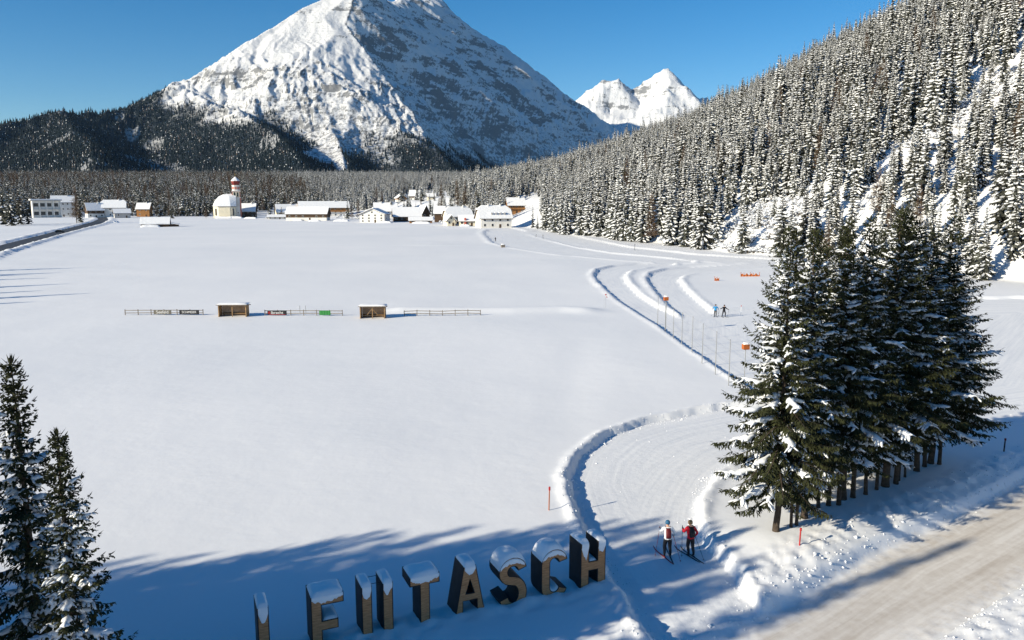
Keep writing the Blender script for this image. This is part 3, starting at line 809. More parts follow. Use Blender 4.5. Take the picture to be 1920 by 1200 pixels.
near_spruce(3, -12.05, 20.2, 3.7, 0.87, 'shorter spruce with clumps of snow in front of the shaded snow, beside a taller one', None, 1.0)
near_spruce(3, -16.6, 20.0, 5.2, 1.02, 'spruce standing left of the two spruces beside the lettering', None)
# spruces out of view on the left whose shadows fall across the letters and the field
SH = []
q = 24.2
while q < 43:                                       # a stand of spruces; the tips of their shadows draw the edge of the shade
    for back in (0, 1):
        tip = float(np.interp(q, [23.5, 28, 31, 33, 39, 43], [29.5, 29.0, 27.5, 22.0, 1.5, -10])) - back * rnd.uniform(3, 9) - rnd.uniform(0, 2.2)
        sc = rnd.uniform(0.85, 1.3); bs = tip - 15 * sc / math.tan(SUN_EL); qq = q + rnd.uniform(-.3, .3)
        SH.append((0.866 * bs - 0.5 * qq, 0.5 * bs + 0.866 * qq, sc))
    q += 0.95
for (px, py, dxx) in ((150, 502, 0), (120, 511, 0), (105, 520, 0), (150, 531, 0), (85, 545, 0), (172, 550, 0), (70, 566, 0), (20, 578, 0), (60, 515, 0), (-60, 523, 0), (-40, 540, 0), (-50, 560, 0)):
    x, y = G(px, py); sc = rnd.uniform(0.95, 1.15); ln = 15 * sc / math.tan(SUN_EL)
    SH.append((x - 0.866 * ln, y - 0.5 * ln, sc))
for x, y, sc in SH:
    near_spruce(rnd.choice((0, 1, 2)), x, y, rnd.uniform(0, 6.28), sc, 'spruce standing on the open snow field beyond the picture edge', 'spruces beyond the picture edge')

near_spruce(3, 0.866 * -13 - 0.5 * 21.0, 0.5 * -13 + 0.866 * 21.0, 2.0, 1.62, 'tall slim spruce beyond the picture edge shading the road', None, 0.62)
# --- hillside, village and valley woods
MID = []
for i in range(8):
    Ht = [24, 22, 25, 20, 23, 17, 25, 21][i]; Rm_ = [3.6, 3.2, 3.4, 3.5, 2.5, 2.8, 2.7, 4.0][i]
    MID.append((Ht, trunk_mesh('hill_spruce_trunk_%d' % i, Ht, 0.24, 60 + i, 6), mid_crown('hill_spruce_%d' % i, Ht, 1.4, Rm_, 200 + i, 24, 9, [0.8, 0.72, 0.85, 0.66, 0.55, 0.85, 0.7, 0.78][i])))
LAR = [(20, trunk_mesh('larch_trunk', 20, 0.2, 71, 6), larch_crown('larch_crown_%d' % i, 20, 3, 3.0, 300 + i)) for i in range(2)]
rng = np.random.default_rng(11)
CLEAR = [[(1960, 60), (1880, 135), (1770, 232), (1700, 275), (1645, 340), (1575, 430), (1540, 480), (1565, 470), (1625, 395), (1690, 325), (1770, 276), (1860, 215), (1960, 140)],
         [(1960, 340), (1850, 380), (1860, 415), (1960, 390)],
         [(1330, 490), (1335, 440), (1390, 402), (1450, 378), (1520, 372), (1530, 400), (1500, 480)],
         [(940, 440), (950, 385), (1000, 365), (1018, 372), (1012, 440)],
         [(480, 398), (690, 394), (745, 374), (775, 358), (845, 358), (858, 380), (905, 398), (905, 430), (480, 430)]]
def jitter_grid(x0, x1, y0, y1, s):
    X, Y = np.meshgrid(np.arange(x0, x1, s), np.arange(y0, y1, s)); X = X.ravel(); Y = Y.ravel()
    return X + rng.uniform(-.45, .45, len(X)) * s, Y + rng.uniform(-.45, .45, len(X)) * s
# hillside
X, Y = jitter_grid(-700, 700, 130, 2300, 5.3)
u = hill_u(X, Y); k = (u > -0.006) & (u < 1.06); X, Y, u = X[k], Y[k], u[k]
Z = base_z(X, Y); px, py, dep = PROJ(X, Y, Z)
k = (px > -150) & (px < 2080) & (py > -150) & (dep > 0)
for c, keep in zip(CLEAR, (0.10, 0.06, 0.10, 0.0, 0.07)): k &= ~(in_poly(px, py, c) & (rng.random(len(X)) > keep))
k &= rng.random(len(X)) < np.where(perlin(X / 45, Y / 45, 33) > -0.35, 0.95, 0.45)
k &= rng.random(len(X)) < np.where(Y > 900, 0.75, 1.0)
X, Y, Z, px, py, dep = X[k], Y[k], Z[k], px[k], py[k], dep[k]
HS = np.clip(rng.normal(0.74, 0.17, len(X)) + 0.16 * perlin(X / 30, Y / 30, 88), 0.28, 1.12) * np.where(dep < 240, 0.88, 1.0); VI = rng.integers(0, 8, len(X))
HS = np.where(in_poly(px, py, CLEAR[2]), HS * 0.5, HS)
HS = np.where((hill_u(X, Y) < 0.03) & (Y > 230) & (Y < 470), HS * 0.5 + 0.62, HS); RZ = rng.uniform(0, 6.28, len(X))
VI = np.where(rng.random(len(X)) < 0.045, 8, VI)
app = HS / dep; vis = (px > 0) & (px < 1920) & (py > 0) & (VI < 8)
order = np.argsort(-np.where(vis, app, 0))
indiv = np.zeros(len(X), bool); indiv[order[:270]] = True
for i in np.where(indiv)[0]:
    Ht, tr, cr = MID[VI[i]]
    e = empty('spruce_tree', (X[i], Y[i], Z[i] - 0.2), RZ[i], HS[i])
    link('trunk', tr, e); link('crown', cr, e)
    tag(e, 'snow laden spruce on the lower forested hillside beyond the ski trails', 'spruce tree', 'snow laden spruces low on the hillside')

def scatter(name, label, P, sc, rz, vi, sources, cat=None):
    coll = bpy.data.collections.new(name + '_sources')
    for j, me in enumerate(sources):
        so = bpy.data.objects.new('%s_source_%02d' % (name, j), me); coll.objects.link(so)
    me = bpy.data.meshes.new(name); me.vertices.add(len(P)); me.vertices.foreach_set('co', np.asarray(P, np.float32).ravel())
    a = me.attributes.new('sc', 'FLOAT', 'POINT'); a.data.foreach_set('value', np.asarray(sc, np.float32))
    a = me.attributes.new('rot', 'FLOAT_VECTOR', 'POINT'); a.data.foreach_set('vector', np.stack([0.05 * np.sin(rz * 37), 0.05 * np.cos(rz * 23), rz], 1).astype(np.float32).ravel())
    a = me.attributes.new('vi', 'INT', 'POINT'); a.data.foreach_set('value', np.asarray(vi, np.int32))
    o = link(name, me)
    ng = bpy.data.node_groups.new(name, 'GeometryNodeTree')
    ng.interface.new_socket('Geometry', in_out='INPUT', socket_type='NodeSocketGeometry')
    ng.interface.new_socket('Geometry', in_out='OUTPUT', socket_type='NodeSocketGeometry')
    n, l = ng.nodes, ng.links
    gi, go = n.new('NodeGroupInput'), n.new('NodeGroupOutput')
    ip = n.new('GeometryNodeInstanceOnPoints'); ci = n.new('GeometryNodeCollectionInfo')
    ci.inputs['Collection'].default_value = coll; ci.inputs['Separate Children'].default_value = True; ci.inputs['Reset Children'].default_value = True
    def na(nm, ty):
        x = n.new('GeometryNodeInputNamedAttribute'); x.data_type = ty; x.inputs['Name'].default_value = nm; return x.outputs['Attribute']
    l.new(gi.outputs[0], ip.inputs['Points']); l.new(ci.outputs[0], ip.inputs['Instance'])
    ip.inputs['Pick Instance'].default_value = True
    l.new(na('vi', 'INT'), ip.inputs['Instance Index']); l.new(na('rot', 'FLOAT_VECTOR'), ip.inputs['Rotation']); l.new(na('sc', 'FLOAT'), ip.inputs['Scale'])
    l.new(ip.outputs[0], go.inputs[0])
    md = o.modifiers.new('scatter', 'NODES'); md.node_group = ng
    return tag(o, label, cat, None, 'stuff')
r_ = ~indiv
scatter('hillside_forest', 'dense snow covered spruce forest climbing the right hillside', np.stack([X, Y, Z - 0.2], 1)[r_], HS[r_], RZ[r_], VI[r_],
        [m_[2] for m_ in MID] + [LAR[0][2]], 'forest')
# shrubs in the open strips of the slope
SHR = [shrub_mesh('shrub_%d' % i, 400 + i) for i in range(4)]
X, Y = jitter_grid(20, 420, 110, 520, 2.6)
Z = base_z(X, Y); px, py, dep = PROJ(X, Y, Z); u = hill_u(X, Y)
k = np.zeros(len(X), bool)
for j, dn in ((0, 0.45), (1, 0.40), (2, 0.9)): k |= in_poly(px, py, CLEAR[j]) & (rng.random(len(X)) < dn)
k &= (u > 0.004) & (u < 0.9) & (px < 1930)
X, Y, Z, dep = X[k], Y[k], Z[k], dep[k]; print('shrubs', len(X))
sc = rng.uniform(0.7, 1.9, len(X)); o_ = np.argsort(-sc / dep)
for i in o_[:220]:
    e = link('shrub', SHR[i % 4]); e.location = (X[i], Y[i], Z[i] - 0.1); e.rotation_euler = (0, 0, rng.uniform(0, 6)); e.scale = (sc[i],) * 3
    tag(e, 'snow covered bare shrub on the open strip of the hillside', 'shrub', 'snowy shrubs on the hillside')
if len(o_) > 220:
    i = o_[220:]
    scatter('snowy_brush', 'low snowy brush scattered over the cleared hillside strip', np.stack([X, Y, Z - 0.1], 1)[i], sc[i], rng.uniform(0, 6, len(i)), i % 4, SHR, 'brush')

# valley wood behind the village
X, Y = jitter_grid(-1350, 100, 640, 2350, 9.5)
u = hill_u(X, Y); Z = base_z(X, Y); px, py, dep = PROJ(X, Y, Z)
front = np.interp(px, [-200, 0, 60, 150, 300, 400, 520, 640, 900], [720, 730, 800, 815, 800, 815, 770, 755, 790])
k = (u < 0.004) & (px > -180) & (Y > front + 25 * perlin(X / 40, Y / 40, 8)) & (px < 1100)
for c in CLEAR[3:]: k &= ~in_poly(px, py, c)
X, Y, Z = X[k], Y[k], Z[k]; print('valley wood', len(X))
SC = np.clip(rng.normal(0.92, 0.18, len(X)), 0.45, 1.3); VI = rng.integers(0, 6, len(X))
larch = rng.random(len(X)) < np.clip(0.24 + (Y - 900) / 1300, 0.1, 0.8) * np.where(perlin(X / 160, Y / 160, 77) > -0.1, 1, 0.25)
VI = np.where(larch, 6 + (VI % 2), VI)
LESS = [mid_crown('valley_spruce_%d' % i, 23, 1.2, 3.2, 500 + i, 18, 7, 0.30) for i in range(6)]
scatter('valley_wood', 'dark wood of spruces and brown larches behind the village', np.stack([X, Y, Z - 0.2], 1), SC, rng.uniform(0, 6.28, len(X)), VI, LESS + [LAR[0][2], LAR[1][2]], 'forest')

# forests on the foot of the mountain
X, Y = jitter_grid(-3600, 1500, 1950, 5200, 12.0)
r = np.hypot(X, Y); a_ = np.arctan2(X, Y); k = (a_ > az[0] + 0.01) & (a_ < az[-1] - 0.2) & (r > 1750)
X, Y = X[k], Y[k]; Z = mtn_z(X, Y); px, py, dep = PROJ(X, Y, Z)
dens = forest_density(X, Y, Z)
k = (rng.random(len(X)) < dens) & (px > -60) & (px < 1300)
X, Y, Z = X[k], Y[k], Z[k]; print('mountain forest', len(X))
FAR = [far_tree('mountain_spruce_%d' % i, 600 + i, 0.02) for i in range(5)] + [far_tree('mountain_larch', 620, 0.1, M['larch'], 6, 0.17)]
VI = np.where(rng.random(len(X)) < 0.05, 5, rng.integers(0, 5, len(X)))
scatter('mountain_forest', 'dark shaded forest on the foot of the mountain', np.stack([X, Y, Z - 1], 1), rng.uniform(12, 25, len(X)), rng.uniform(0, 6.28, len(X)), VI, FAR, 'forest')

#--OBJECTS--
# ------------------------------------------------------------------ the lettering
M['corten'] = mat('weathered_wood_panel', (0.165, 0.105, 0.062), 0.85, var=0.25, vscale=9, bump=0.01, bscale=30, spec=0.15)
n, l, b = nodes(M['corten'])
tc = n.new('ShaderNodeTexCoord'); mp = n.new('ShaderNodeMapping'); mp.inputs['Scale'].default_value = (2.2, 2.2, 26)
l.new(tc.outputs['Object'], mp.inputs['Vector'])
t = n.new('ShaderNodeTexNoise'); t.inputs['Scale'].default_value = 1.0; t.inputs['Detail'].default_value = 6; t.inputs['Roughness'].default_value = 0.7
l.new(mp.outputs['Vector'], t.inputs['Vector'])
r = n.new('ShaderNodeValToRGB'); e0, e1 = r.color_ramp.elements
e0.position = 0.32; e0.color = (0.27, 0.125, 0.06, 1); e1.position = 0.66; e1.color = (0.58, 0.295, 0.14, 1)
l.new(t.outputs['Fac'], r.inputs['Fac']); l.new(r.outputs['Color'], b.inputs['Base Color'])
M['black'] = mat('blackened_shell', (0.012, 0.012, 0.014), 0.65, var=0.4, vscale=3, spec=0.3)

def offset_poly(P, d):
    P = [Vector(p) for p in P]; n_ = len(P); out = []
    for i in range(n_):
        a, b_, c = P[i - 1], P[i], P[(i + 1) % n_]
        e1_, e2_ = (b_ - a).normalized(), (c - b_).normalized()
        n1, n2 = Vector((-e1_.y, e1_.x)), Vector((-e2_.y, e2_.x))
        m_ = (n1 + n2)
        m_ = m_ / max(0.3, m_.dot(n1)) if m_.length > 1e-6 else n1
        out.append((b_ + m_ * d)[:])
    return out
def extr(mb, P, y0, y1):                       # polygon in the xz plane pushed along y
    k = len(P)
    mb.add([(p[0], y0, p[1]) for p in P] + [(p[0], y1, p[1]) for p in P],
           [tuple(range(k)), tuple(range(2 * k - 1, k - 1, -1))] + [(i, k + i, k + (i + 1) % k, (i + 1) % k) for i in range(k)])
def strip_poly(path, w):                        # stroke along a path; returns quads split so that none is concave
    L_, R_ = [], []
    for i, p in enumerate(path):
        a, b_ = Vector(path[max(i - 1, 0)]), Vector(path[min(i + 1, len(path) - 1)])
        d = (b_ - a).normalized(); nn = Vector((-d.y, d.x)); p = Vector(p)
        L_.append(p + nn * w / 2); R_.append(p - nn * w / 2)
    return L_, R_
def strip_extr(mb, path, w, y0, y1, trim=0.0):
    path = [Vector(p) for p in path]
    if trim:
        path[0] = path[0] + (path[1] - path[0]).normalized() * trim; path[-1] = path[-1] + (path[-2] - path[-1]).normalized() * trim
    L_, R_ = strip_poly(path, w - 2 * trim); k = len(path)
    V = [(p.x, y0, p.y) for p in L_] + [(p.x, y0, p.y) for p in R_] + [(p.x, y1, p.y) for p in L_] + [(p.x, y1, p.y) for p in R_]
    Fc = []
    for i in range(k - 1):
        Fc += [(i, k + i, k + i + 1, i + 1), (2 * k + i, 2 * k + i + 1, 3 * k + i + 1, 3 * k + i),
               (i, i + 1, 2 * k + i + 1, 2 * k + i), (k + i + 1, k + i, 3 * k + i, 3 * k + i + 1)]
    Fc += [(k, 0, 2 * k, 3 * k), (k - 1, 2 * k - 1, 4 * k - 1, 3 * k - 1)]
    mb.add(V, Fc)
def arc(cx, cz, rx, rz_, a0, a1, k):
    return [(cx + rx * math.cos(R(a0 + (a1 - a0) * i / k)), cz + rz_ * math.sin(R(a0 + (a1 - a0) * i / k))) for i in range(k + 1)]
LW, LH, LS, LD = 1.22, 2.02, 0.40, 1.05         # width, height over the snow, stroke, depth
B0 = -0.55                                      # the feet stand below the snow
h_ = LW / 2
glyph = {
    'L': ('poly', [[(-h_, B0), (h_, B0), (h_, B0 + LS), (-h_ + LS, B0 + LS), (-h_ + LS, LH), (-h_, LH)]]),
    'E': ('poly', [[(-h_, B0), (h_, B0), (h_, B0 + LS), (-h_ + LS, B0 + LS), (-h_ + LS, 0.62), (h_ - 0.22, 0.62), (h_ - 0.22, 1.0), (-h_ + LS, 1.0), (-h_ + LS, LH - LS), (h_, LH - LS), (h_, LH), (-h_, LH)]]),
    'T': ('poly', [[(-LS / 2, B0), (LS / 2, B0), (LS / 2, LH - LS), (h_, LH - LS), (h_, LH), (-h_, LH), (-h_, LH - LS), (-LS / 2, LH - LS)]]),
    'H': ('poly', [[(-h_, B0), (-h_ + LS, B0), (-h_ + LS, 0.72), (h_ - LS, 0.72), (h_ - LS, B0), (h_, B0), (h_, LH), (h_ - LS, LH), (h_ - LS, 1.14), (-h_ + LS, 1.14), (-h_ + LS, LH), (-h_, LH)]]),
    'A': ('poly', [[(-h_ - 0.12, B0), (-h_ + 0.30, B0), (-0.29, 0.55), (0.0, 0.55), (0.0, 0.86), (-0.17, 0.86), (0.0, 1.5), (0.0, LH), (-0.26, LH)],
                   [(h_ + 0.12, B0), (0.26, LH), (0.0, LH), (0.0, 1.5), (0.17, 0.86), (0.0, 0.86), (0.0, 0.55), (0.29, 0.55), (h_ - 0.30, B0)]]),
    'U': ('strip', [(-h_ + LS / 2, LH), (-h_ + LS / 2, 0.4)] + arc(0, 0.02, h_ - LS / 2, 0.48, 180, 360, 14)[1:] + [(h_ - LS / 2, 0.4), (h_ - LS / 2, LH)]),
    'C': ('strip', arc(0.02, LH - LS / 2 - 0.42, h_ - LS / 2, 0.42, 5, 180, 14) + arc(0.02, 0.36, h_ - LS / 2, 0.44, 180, 345, 14)),
    'S': ('strip', arc(0.0, 1.40, h_ - LS / 2 + 0.02, 0.42, 8, 235, 14) + arc(0.0, 0.42, h_ - LS / 2 + 0.02, 0.56, 68, -165, 16)),
}
TOPS = {  # (x0, x1, z) ledges that carry snow; curved letters follow their stroke
    'L': [(-h_, -h_ + LS, LH, 0.16)], 'E': [(-h_, h_, LH, 0.15), (-h_ + LS + 0.02, h_ - 0.22, 1.0, 0.09)], 'T': [(-h_, h_, LH, 0.15)],
    'H': [(-h_, -h_ + LS, LH, 0.17), (h_ - LS, h_, LH, 0.17), (-h_ + LS + 0.02, h_ - LS - 0.02, 1.14, 0.1)], 'A': [(-0.26, 0.26, LH, 0.18)],
    'U': [(-h_, -h_ + LS, LH, 0.16), (h_ - LS, h_, LH, 0.16)],
}
def snow_sheet(mb, path, thick, y0, y1, rng_, nx=16, ny=12):
    path = [Vector(p) for p in path]
    cl = [0]
    for a, b_ in zip(path[:-1], path[1:]): cl.append(cl[-1] + (b_ - a).length)
    V, Fc = [], []
    for i in range(nx + 1):
        u_ = i / nx; s_ = u_ * cl[-1]
        x = np.interp(s_, cl, [p.x for p in path]); z = np.interp(s_, cl, [p.y for p in path])
        for j in range(ny + 1):
            v_ = j / ny
            t_ = thick * (max(0, 1 - abs(2 * u_ - 1) ** 4) * max(0, 1 - abs(2 * v_ - 1) ** 4)) ** 0.55
            t_ *= 1 + 0.22 * float(perlin(x * 2.3 + rng_, v_ * 2.1, 9))
            V.append((x, y0 + (y1 - y0) * v_, z - 0.01 + t_))
    m1 = ny + 1
    for i in range(nx):
        for j in range(ny): Fc.append((i * m1 + j, (i + 1) * m1 + j, (i + 1) * m1 + j + 1, i * m1 + j + 1))
    mb.add(V, Fc)
def face_snow(mb, x0, x1, z, depth, seed):
    """snow plastered on the panel below a ledge, with a ragged lower edge"""
    nx = max(6, int((x1 - x0) / 0.05)); V, Fc = [], []
    for i in range(nx + 1):
        u_ = i / nx; x = x0 + (x1 - x0) * u_
        ln = depth * (0.45 + 0.55 * math.sin(math.pi * u_) ** 0.7) * (1 + 0.35 * float(perlin(x * 4.1 + seed, seed, 3)) + 0.2 * float(perlin(x * 15 + seed, seed, 4)))
        for j, (f_, d_) in enumerate(((0, 0.0), (0.08, 0.035), (0.5, 0.04), (0.85, 0.025), (1.0, 0.0))):
            V.append((x, -0.012 - d_, z - 0.01 - max(0.04, ln) * f_))
    for i in range(nx):
        for j in range(4): Fc.append((i * 5 + j, i * 5 + j + 1, (i + 1) * 5 + j + 1, (i + 1) * 5 + j))
    mb.add(V, Fc)
WORD = 'LEUTASCH'
ORD = ['first', 'second', 'third', 'fourth', 'fifth', 'sixth', 'seventh', 'last']
for i, ch in enumerate(WORD):
    c = LET0 + LETD * LETS * (i - 7)
    e = empty('sign_letter', (c[0], c[1], 0.0), math.atan2(LETD[1], LETD[0]))
    tag(e, 'wooden faced black letter %s with a snow cap, %s letter of the place name' % (ch, ORD[i]), 'letter', 'letters of the place name sign')
    kind, data = glyph[ch]
    mb, fb = MB(), MB()
    if kind == 'poly':
        for P in data: extr(mb, P, 0, LD)
        if ch == 'A':
            for P in data:
                s_ = 1 if P[0][0] > 0 else -1
                Q = offset_poly(P, 0.035)
                Q = [(0.0 if abs(p[0]) < 1e-6 else q[0], q[1]) for p, q in zip(P, Q)]
                extr(fb, Q, -0.007, 0.02)
        else:
            for P in data: extr(fb, offset_poly(P, 0.035), -0.007, 0.02)
    else:
        strip_extr(mb, data, LS, 0, LD); strip_extr(fb, data, LS, -0.007, 0.02, 0.035)
    mb.build('shell', M['black'], e); fb.build('front_panel', M['corten'], e)
    tops = TOPS.get(ch); sn = MB(); fs = MB()
    if tops:
        for j, (x0, x1, z, th) in enumerate(tops):
            s1_ = MB(); snow_sheet(s1_, [(x0, z), (x1, z)], th, -0.02 if z > 1.5 else 0.01, LD, i * 3.1 + j); so = s1_.build('snow_cap', M['softsnow'], e, True)
            fs = MB()
            if z > 1.5: face_snow(fs, x0 + 0.03, x1 - 0.03, z, {'L': 0.62, 'U': 0.55, 'H': 0.62, 'A': 0.34}.get(ch, 0.30), i * 1.7 + j); fs.build('clinging_snow', M['softsnow'], so, True); fs = MB()
    else:
        L_, R_ = strip_poly([Vector(p) for p in data], LS)
        outer = [p for p in R_] if ch in 'SC' else L_
        top = [p for p in outer if p.y > 1.42]
        snow_sheet(sn, [p[:] for p in sorted(top, key=lambda p: p.x)], 0.20, -0.02, LD, i * 2.3)
        inner = sorted([p for p in L_ if p.y < 0.55 and p.y > -0.5 and abs(p.x) < 0.45], key=lambda p: p.x)
        if len(inner) > 2: s1_ = MB(); snow_sheet(s1_, [p[:] for p in inner], 0.12, 0.01, LD, i); s1_.build('snow_cap', M['softsnow'], e, True)
        nx = 18; V, Fc = [], []
        tp = sorted(top, key=lambda p: p.x)
        for k_ in range(nx + 1):
            x = tp[0].x + 0.05 + (tp[-1].x - tp[0].x - 0.16) * k_ / nx; z = np.interp(x, [p.x for p in tp], [p.y for p in tp]) - 0.05
            ln = (0.13 + 0.10 * math.sin(math.pi * k_ / nx)) * (1 + 0.3 * float(perlin(x * 9, i, 4)))
            for f_, d_ in ((0, 0), (0.1, 0.035), (0.6, 0.035), (1, 0)): V.append((x, -0.012 - d_, z - ln * f_))
        for k_ in range(nx):
            for j in range(3): Fc.append((k_ * 4 + j, k_ * 4 + j + 1, k_ * 4 + 5 + j, k_ * 4 + 4 + j))
        fs.add(V, Fc)
    if sn.v: so = sn.build('snow_cap', M['softsnow'], e, True)
    if fs.v: fs.build('clinging_snow', M['softsnow'], so, True)
    if ch == 'U':
        MB().tube([(-h_ + LS, 0.25, LH - 0.06), (h_ - LS, 0.25, LH - 0.06)], 0.012, 5).tube([(-h_ + LS, 0.85, LH - 0.06), (h_ - LS, 0.85, LH - 0.06)], 0.012, 5).build('tie_rod', M['black'], e)

# ------------------------------------------------------------------ people
def solid(name, c, rough=0.6, **k): M[name] = mat(name, c, rough, **k); return M[name]
solid('white_cloth', (0.75, 0.76, 0.78)); solid('red_cloth', (0.62, 0.012, 0.03)); solid('black_cloth', (0.010, 0.010, 0.013)); solid('blue_cloth', (0.02, 0.22, 0.48))
solid('grey_cloth', (0.03, 0.032, 0.038)); solid('skin', (0.55, 0.32, 0.22)); solid('hair', (0.30, 0.19, 0.09)); solid('maroon', (0.12, 0.012, 0.015)); solid('petrol', (0.02, 0.10, 0.20))
solid('ski_dark', (0.02, 0.02, 0.025), 0.35); solid('red_gloss', (0.38, 0.02, 0.02), 0.4); solid('orange', (0.36, 0.095, 0.02), 0.6); solid('rope', (0.25, 0.25, 0.25)); solid('grey_metal', (0.25, 0.26, 0.27), 0.5)
def person(name, loc, rz, label, pose, top, legs, cap, capname, hands, h=1.76):
    """pose: joint dict; faces +Y locally"""
    J = dict(pelvis=((0, 0, .96), .175, .15), waist=((0, .02, 1.08), .17, .14), chest=((0, .06, 1.30), .20, .15), sho=((0, .075, 1.43), .14, .11), neck=((0, .09, 1.51), .055, .055),
             jaw=((0, .115, 1.585), .078, .085), head=((0, .115, 1.67), .088, .10), crown=((0, .105, 1.735), .06, .075), nose=((0, .215, 1.635), .018, .018))
    for s_, sd in ((-1, 'l'), (1, 'r')):
        p = pose[sd]
        J['sh' + sd] = ((.19 * s_, .075, 1.42), .09, .085); J['el' + sd] = (p['el'], .068, .066); J['wr' + sd] = (p['wr'], .048, .046)
        J['ha' + sd] = (p['ha'], .046, .036); J['fi' + sd] = (tuple(np.array(p['ha']) + p.get('fd', (0, .05, -.05))), .028, .022)
        J['th' + sd] = (tuple(np.array(p['ha']) + (-.04 * s_, .03, .0)), .016, .016)
        J['hip' + sd] = ((.10 * s_, 0, .90), .125, .125); J['kn' + sd] = (p['kn'], .082, .085); J['ca' + sd] = (tuple(np.array(p['kn']) * .6 + np.array(p['an']) * .4 + (0, -.02, 0)), .074, .076)
        J['an' + sd] = (p['an'], .045, .05); J['to' + sd] = (tuple(np.array(p['an']) + p.get('td', (0, .17, -.05))), .043, .03)
    E = [('pelvis', 'waist'), ('waist', 'chest'), ('chest', 'sho'), ('sho', 'neck'), ('neck', 'jaw'), ('jaw', 'head'), ('head', 'crown'), ('jaw', 'nose')]
    for sd in 'lr':
        E += [('sho', 'sh' + sd), ('sh' + sd, 'el' + sd), ('el' + sd, 'wr' + sd), ('wr' + sd, 'ha' + sd), ('ha' + sd, 'fi' + sd), ('ha' + sd, 'th' + sd), ('pelvis', 'hip' + sd), ('hip' + sd, 'kn' + sd), ('kn' + sd, 'ca' + sd), ('ca' + sd, 'an' + sd), ('an' + sd, 'to' + sd)]
    nm = list(J); sc = h / 1.76
    me = bpy.data.meshes.new('tmp'); me.from_pydata([tuple(np.array(J[k_][0]) * sc) for k_ in nm], [(nm.index(a), nm.index(b_)) for a, b_ in E], [])
    tmp = bpy.data.objects.new('tmp', me); COL.objects.link(tmp)
    md = tmp.modifiers.new('s', 'SKIN'); md.use_smooth_shade = True
    for k_, sv in zip(nm, me.skin_vertices[0].data): sv.radius = (J[k_][1] * sc, J[k_][2] * sc); sv.use_root = (k_ == 'pelvis')
    tmp.modifiers.new('u', 'SUBSURF').levels = 2
    bpy.context.view_layer.update()
    bm = bpy.data.meshes.new_from_object(tmp.evaluated_get(bpy.context.evaluated_depsgraph_get()))
    bpy.data.objects.remove(tmp)
    bm.materials.clear()
    for m_ in (top, legs, M['skin'], hands, M['ski_dark']): bm.materials.append(m_)
    hp = [np.array(pose[sd]['ha']) * sc for sd in 'lr']
    for p in bm.polygons:
        c = np.array(p.center); mi = 0
        if min(np.linalg.norm(c - q) for q in hp) < .105: mi = 3
        elif c[2] > 1.50 * sc and abs(c[0]) < .14: mi = 2
        elif c[2] < .15 * sc: mi = 4
        elif c[2] < .93 * sc and abs(c[0]) < .30: mi = 1
        p.material_index = mi; p.use_smooth = True
    o = link('person', bm); o.location = loc; o.rotation_euler = (0, 0, rz)
    tag(o, label, 'person')
    prof = [(0.105, 1.615), (0.116, 1.66), (0.114, 1.71), (0.09, 1.765), (0.045, 1.795), (0.01, 1.80)]
    MB().lathe([(r_ * sc, (z_ - 1.615) * sc) for r_, z_ in prof], 14, (0, .105 * sc, 1.625 * sc)).build(capname, cap, o, True)
    return o
def W(o, p):
    return o.matrix_basis @ Vector(p)
def ski(o, foot, ang, m, label):
    mb = MB(); V, Fc = [], []
    st = [(-0.85, .0, .018), (-0.6, .022, 0), (0, .024, .012), (0.6, .023, 0), (0.82, .02, .02), (0.97, .012, .09), (1.02, .003, .13)]
    for y, w_, z in st: V += [(-w_ - .004, y, z), (w_ + .004, y, z), (w_ + .004, y, z + .024), (-w_ - .004, y, z + .024)]
    for i in range(len(st) - 1):
        for k_ in range(4): Fc.append((i * 4 + k_, i * 4 + (k_ + 1) % 4, i * 4 + 4 + (k_ + 1) % 4, i * 4 + 4 + k_))
    Fc += [(3, 2, 1, 0), tuple(range(len(V) - 4, len(V)))]
    mb.add(V, Fc); mb.cbox((0, 0, .045), (.05, .22, .03))
    x = mb.build('ski', m); w_ = W(o, (foot[0], foot[1], 0))
    x.location = (w_.x, w_.y, o.location.z + 0.005); x.rotation_euler = (0, 0, o.rotation_euler.z + ang)
    return tag(x, label, 'ski', 'cross country skis')
def pole(o, hand, foot, m, label):
    a, b_ = W(o, hand), W(o, foot); mid = a * .02 + b_ * .98
    d = (a - b_).normalized()
    mb = MB().tube([b_ - a * 0, b_ + (a - b_) * .5, a + d * .06], [.008, .010, .011], 6).tube([a - d * .12, a + d * .05], .018, 6)
    k_ = b_ + d * .06; mb.tube([k_, k_ + d * .012], .045, 8)
    x = mb.build('ski_pole', m, None, True)
    vs_ = [v.co.copy() for v in x.data.vertices]; base = Vector(b_)
    for v, c in zip(x.data.vertices, vs_): v.co = c - base
    x.location = base
    return tag(x, label, 'ski pole', 'ski poles')
